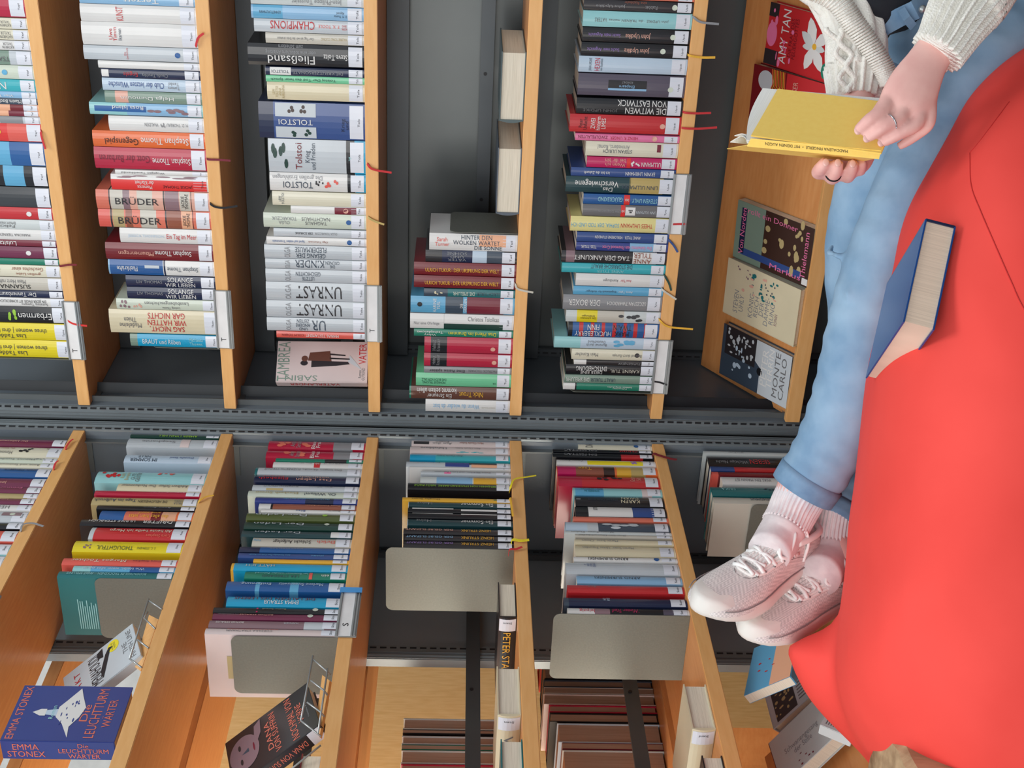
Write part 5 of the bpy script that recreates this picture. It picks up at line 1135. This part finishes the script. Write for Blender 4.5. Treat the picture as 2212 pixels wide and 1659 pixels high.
    for i, x in enumerate((.36, .44, .515, .585, .645)):
        w = .030-.030*max(0, (x-.38))
        g.tube([onup(x+(.012 if i % 2 else -.012)*k_, w*k_, .0045 if abs(k_) < .9 else .002) for k_ in (-1, -.6, -.2, .2, .6, 1)], .0034, 8)
        g.tube([onup(x+.035*k_*(-1 if i % 2 else 1)*.5, w*k_*.8, .0060) for k_ in (-1, -.5, 0, .5, 1)], .0028, 8)
    kn = (.30, 0); g.tube([onup(.30, -.006, .008), onup(.30, 0, .012), onup(.30, .006, .008)], .0048, 8)
    for s in (-1, 1):
        g.tube([(v) for v in spline([onup(.30, 0, .012), onup(.33, s*.020, .020), onup(.42, s*.030, .014), onup(.47, s*.024, .012), onup(.41, s*.012, .014), onup(.31, s*.002, .012)], 6)], .0028, 8)
        g.tube([(v) for v in spline([onup(.30, 0, .012), onup(.25, s*.018, .020), onup(.22, s*.030, .014), onup(.25, s*.034, .004)], 6)], .0026, 8)
    la = g.out('laces', LACE, smooth=True)
    for c_ in (sub_, ov, tg, co, la):
        c_.parent = up; c_.matrix_parent_inverse = Matrix()
        # vertices are in world space, same as the upper's
    return up
sneaker(A_h, A_t, 1, A_u, 'a')
sneaker(B_h, B_t, -1, B_u, 'b')
# ------------------------------------------------------------------ the open yellow book in the hands
YEL = mat('yellow_cloth', (255, 218, 112), .6, rgb2=(252, 212, 104), scale=120, bump=.05)
TL, TR_, BR, BL = at(1675, 194, 1.852), at(1957, 221, 1.782), at(1903, 325, 1.707), at(1622, 299, 1.777)
M, w, h = frame_from(TL, TR_, BR, BL)
yb = G().box(0, w, .0, h, -.002, 0, 0, .0006).out('open_book', YEL); yb.matrix_world = M
Mi = M.inverted(); L_ = lambda px, py, Y: Mi @ at(px, py, Y)
# spine, back cover, page blocks and curled sheets
sp = [L_(1622, 299, 1.777), L_(1903, 325, 1.707), L_(1899, 341, 1.718), L_(1614, 314, 1.788)]
def slab(g, q, off, m=0): g.add(list(q)+[v+Vector(off) for v in q], [(0, 1, 2, 3), (4, 5, 6, 7), (0, 1, 5, 4), (1, 2, 6, 5), (2, 3, 7, 6), (3, 0, 4, 7)], m)
g = G(); slab(g, sp, (0, 0, -.002)); g.out('spine', YEL, yb)
bc = [sp[3], sp[2], L_(1858, 350, 1.82), L_(1570, 322, 1.89)]
g = G(); slab(g, bc, (0, .0018, 0)); g.out('back_cover', YEL, yb)
PW = mat('page_white', (244, 244, 240), .8, kind='pages', rgb2=(228, 228, 224))
def sheet(a0, a1, b0, b1, bow, n=10, th=.0004):
    """sheet from edge a0-a1 (at the spine) to b0-b1 (fore edge) bowing by vector bow"""
    g = G(); vs = []
    for i in range(n+1):
        s = i/n; o_ = bow*math.sin(math.pi*s*.9)
        vs += [a0.lerp(b0, s)+o_, a1.lerp(b1, s)+o_]
    k = len(vs); vs += [v+Vector((0, 0, -th)) for v in vs]
    fs = []
    for i in range(n): a = 2*i; fs += [(a, a+1, a+3, a+2), (k+a, k+a+1, k+a+3, k+a+2), (a, a+2, k+a+2, k+a), (a+1, a+3, k+a+3, k+a+1)]
    fs += [(0, 1, k+1, k), (2*n, 2*n+1, k+2*n+1, k+2*n)]; g.add(vs, fs); return g
for dz, ll in ((-.004, .012), (-.007, .004)):
    g = sheet(L_(1614, 300, 1.785)+Vector((-.001, 0, dz*.4)), L_(1890, 326, 1.72), L_(1659-ll*600, 184, 1.87)+Vector((0, 0, dz)), L_(1945, 214, 1.80), Vector((-.009, 0, -.004)), 12, .0030); g.out('page_block', PW, yb)
g = sheet(L_(1614, 308, 1.79), L_(1700, 316, 1.77), L_(1574, 311, 1.86), L_(1660, 320, 1.86), Vector((.0, .022, -.002)), 12, .0012); g.out('page_block', PW, yb)
g = sheet(L_(1616, 304, 1.79), L_(1700, 314, 1.77), L_(1584, 296, 1.84), L_(1670, 306, 1.84), Vector((.0, .016, -.002)), 12, .0010); g.out('page_block', PW, yb)
g = G(); e1 = (sp[1]-sp[0]).normalized(); c_ = (sp[0]+sp[1]+sp[2]+sp[3])/4; nn = (sp[1]-sp[0]).cross(sp[3]-sp[0]).normalized(); nn = nn if nn.dot((Mi @ CAM)-c_) > 0 else -nn; e2 = nn.cross(e1)
put_text(g, 'MADDALENA FINGERLE  •  MIT DEINEN AUGEN', c_+nn*.0006-e1*.01, -e1, -e2 if (-e1).cross(-e2).dot(nn) > 0 else e2, .112, .0048, 0, 3); g.out('spine_lettering', INK, yb)
meta(yb, 'open yellow book held in the person\'s hands', 'book')
# bark-textured log stool at the lower edge
g = G(); c_ = at(2022, 1775, 1.76); n = 26
for i, (z, r) in enumerate(((0, .115), (.02, .12), (c_.z*.5, .115), (c_.z+.055, .12), (c_.z+.065, .11))):
    for j in range(n): a = 2*math.pi*j/n; rr = r*(1+.04*math.sin(5*a)+.02*math.sin(11*a+i)); g.v.append(Vector((c_.x+rr*math.cos(a), c_.y+rr*math.sin(a), z)))
for i in range(4):
    for j in range(n): g.f.append((i*n+j, i*n+(j+1) % n, (i+1)*n+(j+1) % n, (i+1)*n+j)); g.m.append(0)
g.f.append(tuple(range(n))); g.m.append(0); g.f.append(tuple(4*n+j for j in range(n))); g.m.append(0)
lg = g.out('log_stool', tex_mat('bark', (206, 180, 142), (120, 92, 66), .85, 9, (3, 3, .8), .6)); meta(lg, 'bark-textured log stool at the lower corner beside the beanbag', 'stool')
# ------------------------------------------------------------------ labels of the shelved books
import re
NONE = """KATHRYN TAYLOR;TSANI;AN;Maxim Bischke;MARIONA TIERNEY;Uwe Timm;Claudia Tieschky;Helga Dumoulin;H. D. THOREAU;JESSICA THOMPSON;Jean-Philippe Toussaint;F. X. TOOLE;OLGA TOKARCZUK;Helmut Krausser;HEINZ R. UNGER;STEVEN UHLY;SZCZEPAN TWARDOCH;TURGENJEW;Heinrich Steinfest;JOHN STEINBECK;AMBER LYNN MILL;Stephanie;Kathy Benjamin;Andreas Steinhöfel;Anna Stern;ULRIKE STERBLICH;S. C. STEPHENS;ELIZABETH STROUT;Elizabeth Strout;Dana Schwindelein;Beatrix;JOHN STREULER;Streitfeld;Marlene Streeruwitz;Botho Strauß;Hans Claude Sulzer;Alain Claude Sulzer;Rita Süßmuth;BENJAMIN VON STUCKRAD-BARRE;Douglas Stuart;Graeme Simsion;Graham Swift;SUTER;ARNO SURMINSKI;Hans Tuche;ERIKA;HEL;Zu;DAS;WO DIE UHREN""".split(';')
SWAP = {'JACKIE THOMAE': 'Brüder', 'Stephan Thome': '', 'MONIQUE TRUONG DAS BUCH VOM SALZ': 'Das Buch vom Salz', 'john UPDIKE · die TRÄNEN meines': 'Die Tränen meines Vaters', 'D. M. Thomas Abgrund': 'Abgrund', 'DER Tolstoj': '', 'Tolstoj Der Tod des Iwan Iljitsch': 'Der Tod',
 'LEW TOLSTOI ANNA KARENINA': '', 'das alles hier, jetzt anna stern': 'Das alles hier jetzt', 'Adalbert Stifter  Der Nachsommer': 'Der Nachsommer', 'John Strelecky Das Café am Rande': 'Das Café am Rande', 'Strindberg Erzählungen': 'Erzählungen',
 'Martin Suter  Elefant': 'Elefant', 'Martin Suter Allmen und der Graf': 'Allmen und der Graf', 'Martin Suter  Cheers': 'Cheers', 'Martin Suter  Unter Freunden': 'Unter Freunden', '- DER URSPRUNG DER WELT': 'Der Ursprung der Welt', 'Fallmeister Schloss Gripsholm': 'Schloss Gripsholm', 'Anne und Steinmeier': '', 'oder eine todsichere Anleitung': 'Fließsand', 'Krieg und': 'Krieg und', 'SOPHIA, DER TOD UND ICH': 'Der Tod und ich'}
NTH = 'first second third fourth fifth sixth seventh eighth ninth tenth eleventh twelfth thirteenth fourteenth fifteenth sixteenth seventeenth eighteenth nineteenth twentieth twenty-first twenty-second twenty-third twenty-fourth twenty-fifth twenty-sixth twenty-seventh twenty-eighth twenty-ninth thirtieth thirty-first thirty-second thirty-third thirty-fourth thirty-fifth'.split()
def words(f): return len(re.findall('[A-Za-z0-9]+', f))
def write_labels():
    out = []
    for key in sorted(set((c, s) for c, s, _ in ALLB)):
        rows = [b for c, s, l in ALLB if (c, s) == key for b in l]
        c, s = key; loc = '%s column, %s' % (ORD[s], SHW[c])
        for i, b in enumerate(rows):
            t = b['desc'].replace('/', ' '); t = SWAP.get(t, t); t = '' if t in NONE else t
            if t.isupper(): t = t.title()
            t = t.replace(',', '').replace('|', '').replace('¦', '').replace('  ', ' ')
            up = nice(rows[i-1]['col']) if i else None; dn = nice(rows[i+1]['col']) if i+1 < len(rows) else None
            if 'volume' in t: nm = t
            elif 'nearest' in t: nm = 'crimson book titled Blaue Frau nearest the corner'
            elif 'copy' in t: nm = 'crimson book titled Blaue Frau second copy down'
            elif t: nm = b['th']+nice(b['col'])+' book titled '+t
            else: nm = b['th']+nice(b['col'])+' book'
            if t: rel = 'below the %s one' % up if up else 'topmost'
            elif up and dn: rel = 'between the %s and %s ones' % (up, dn)
            else: rel = 'topmost' if dn else 'lowest below the %s one' % up
            b['i'] = i; b['p'] = [nm, rel, loc]; out.append(b)
    def fit(p):
        p = list(p)
        while words(', '.join(p)) > 15 and len(p[0].split()) > 5: p[0] = ' '.join(p[0].split()[:-1])
        return ', '.join(p)
    seen = {}
    for b in out: seen.setdefault(fit(b['p']), []).append(b)
    for f, l in seen.items():
        for b in l:
            if len(l) > 1: b['p'][1] = NTH[b['i']]+' from its top'
            b['o']['label'] = fit(b['p'])
            b['o']['group'] = 'books in the %s column of the %s' % (ORD[b['shelf']], SHW[b['c']])
            if '_th' in b['o']: del b['o']['_th']
    for o in bpy.data.objects:
        if o.get('label') in ('',): print('NOLABEL', o.name)
write_labels()
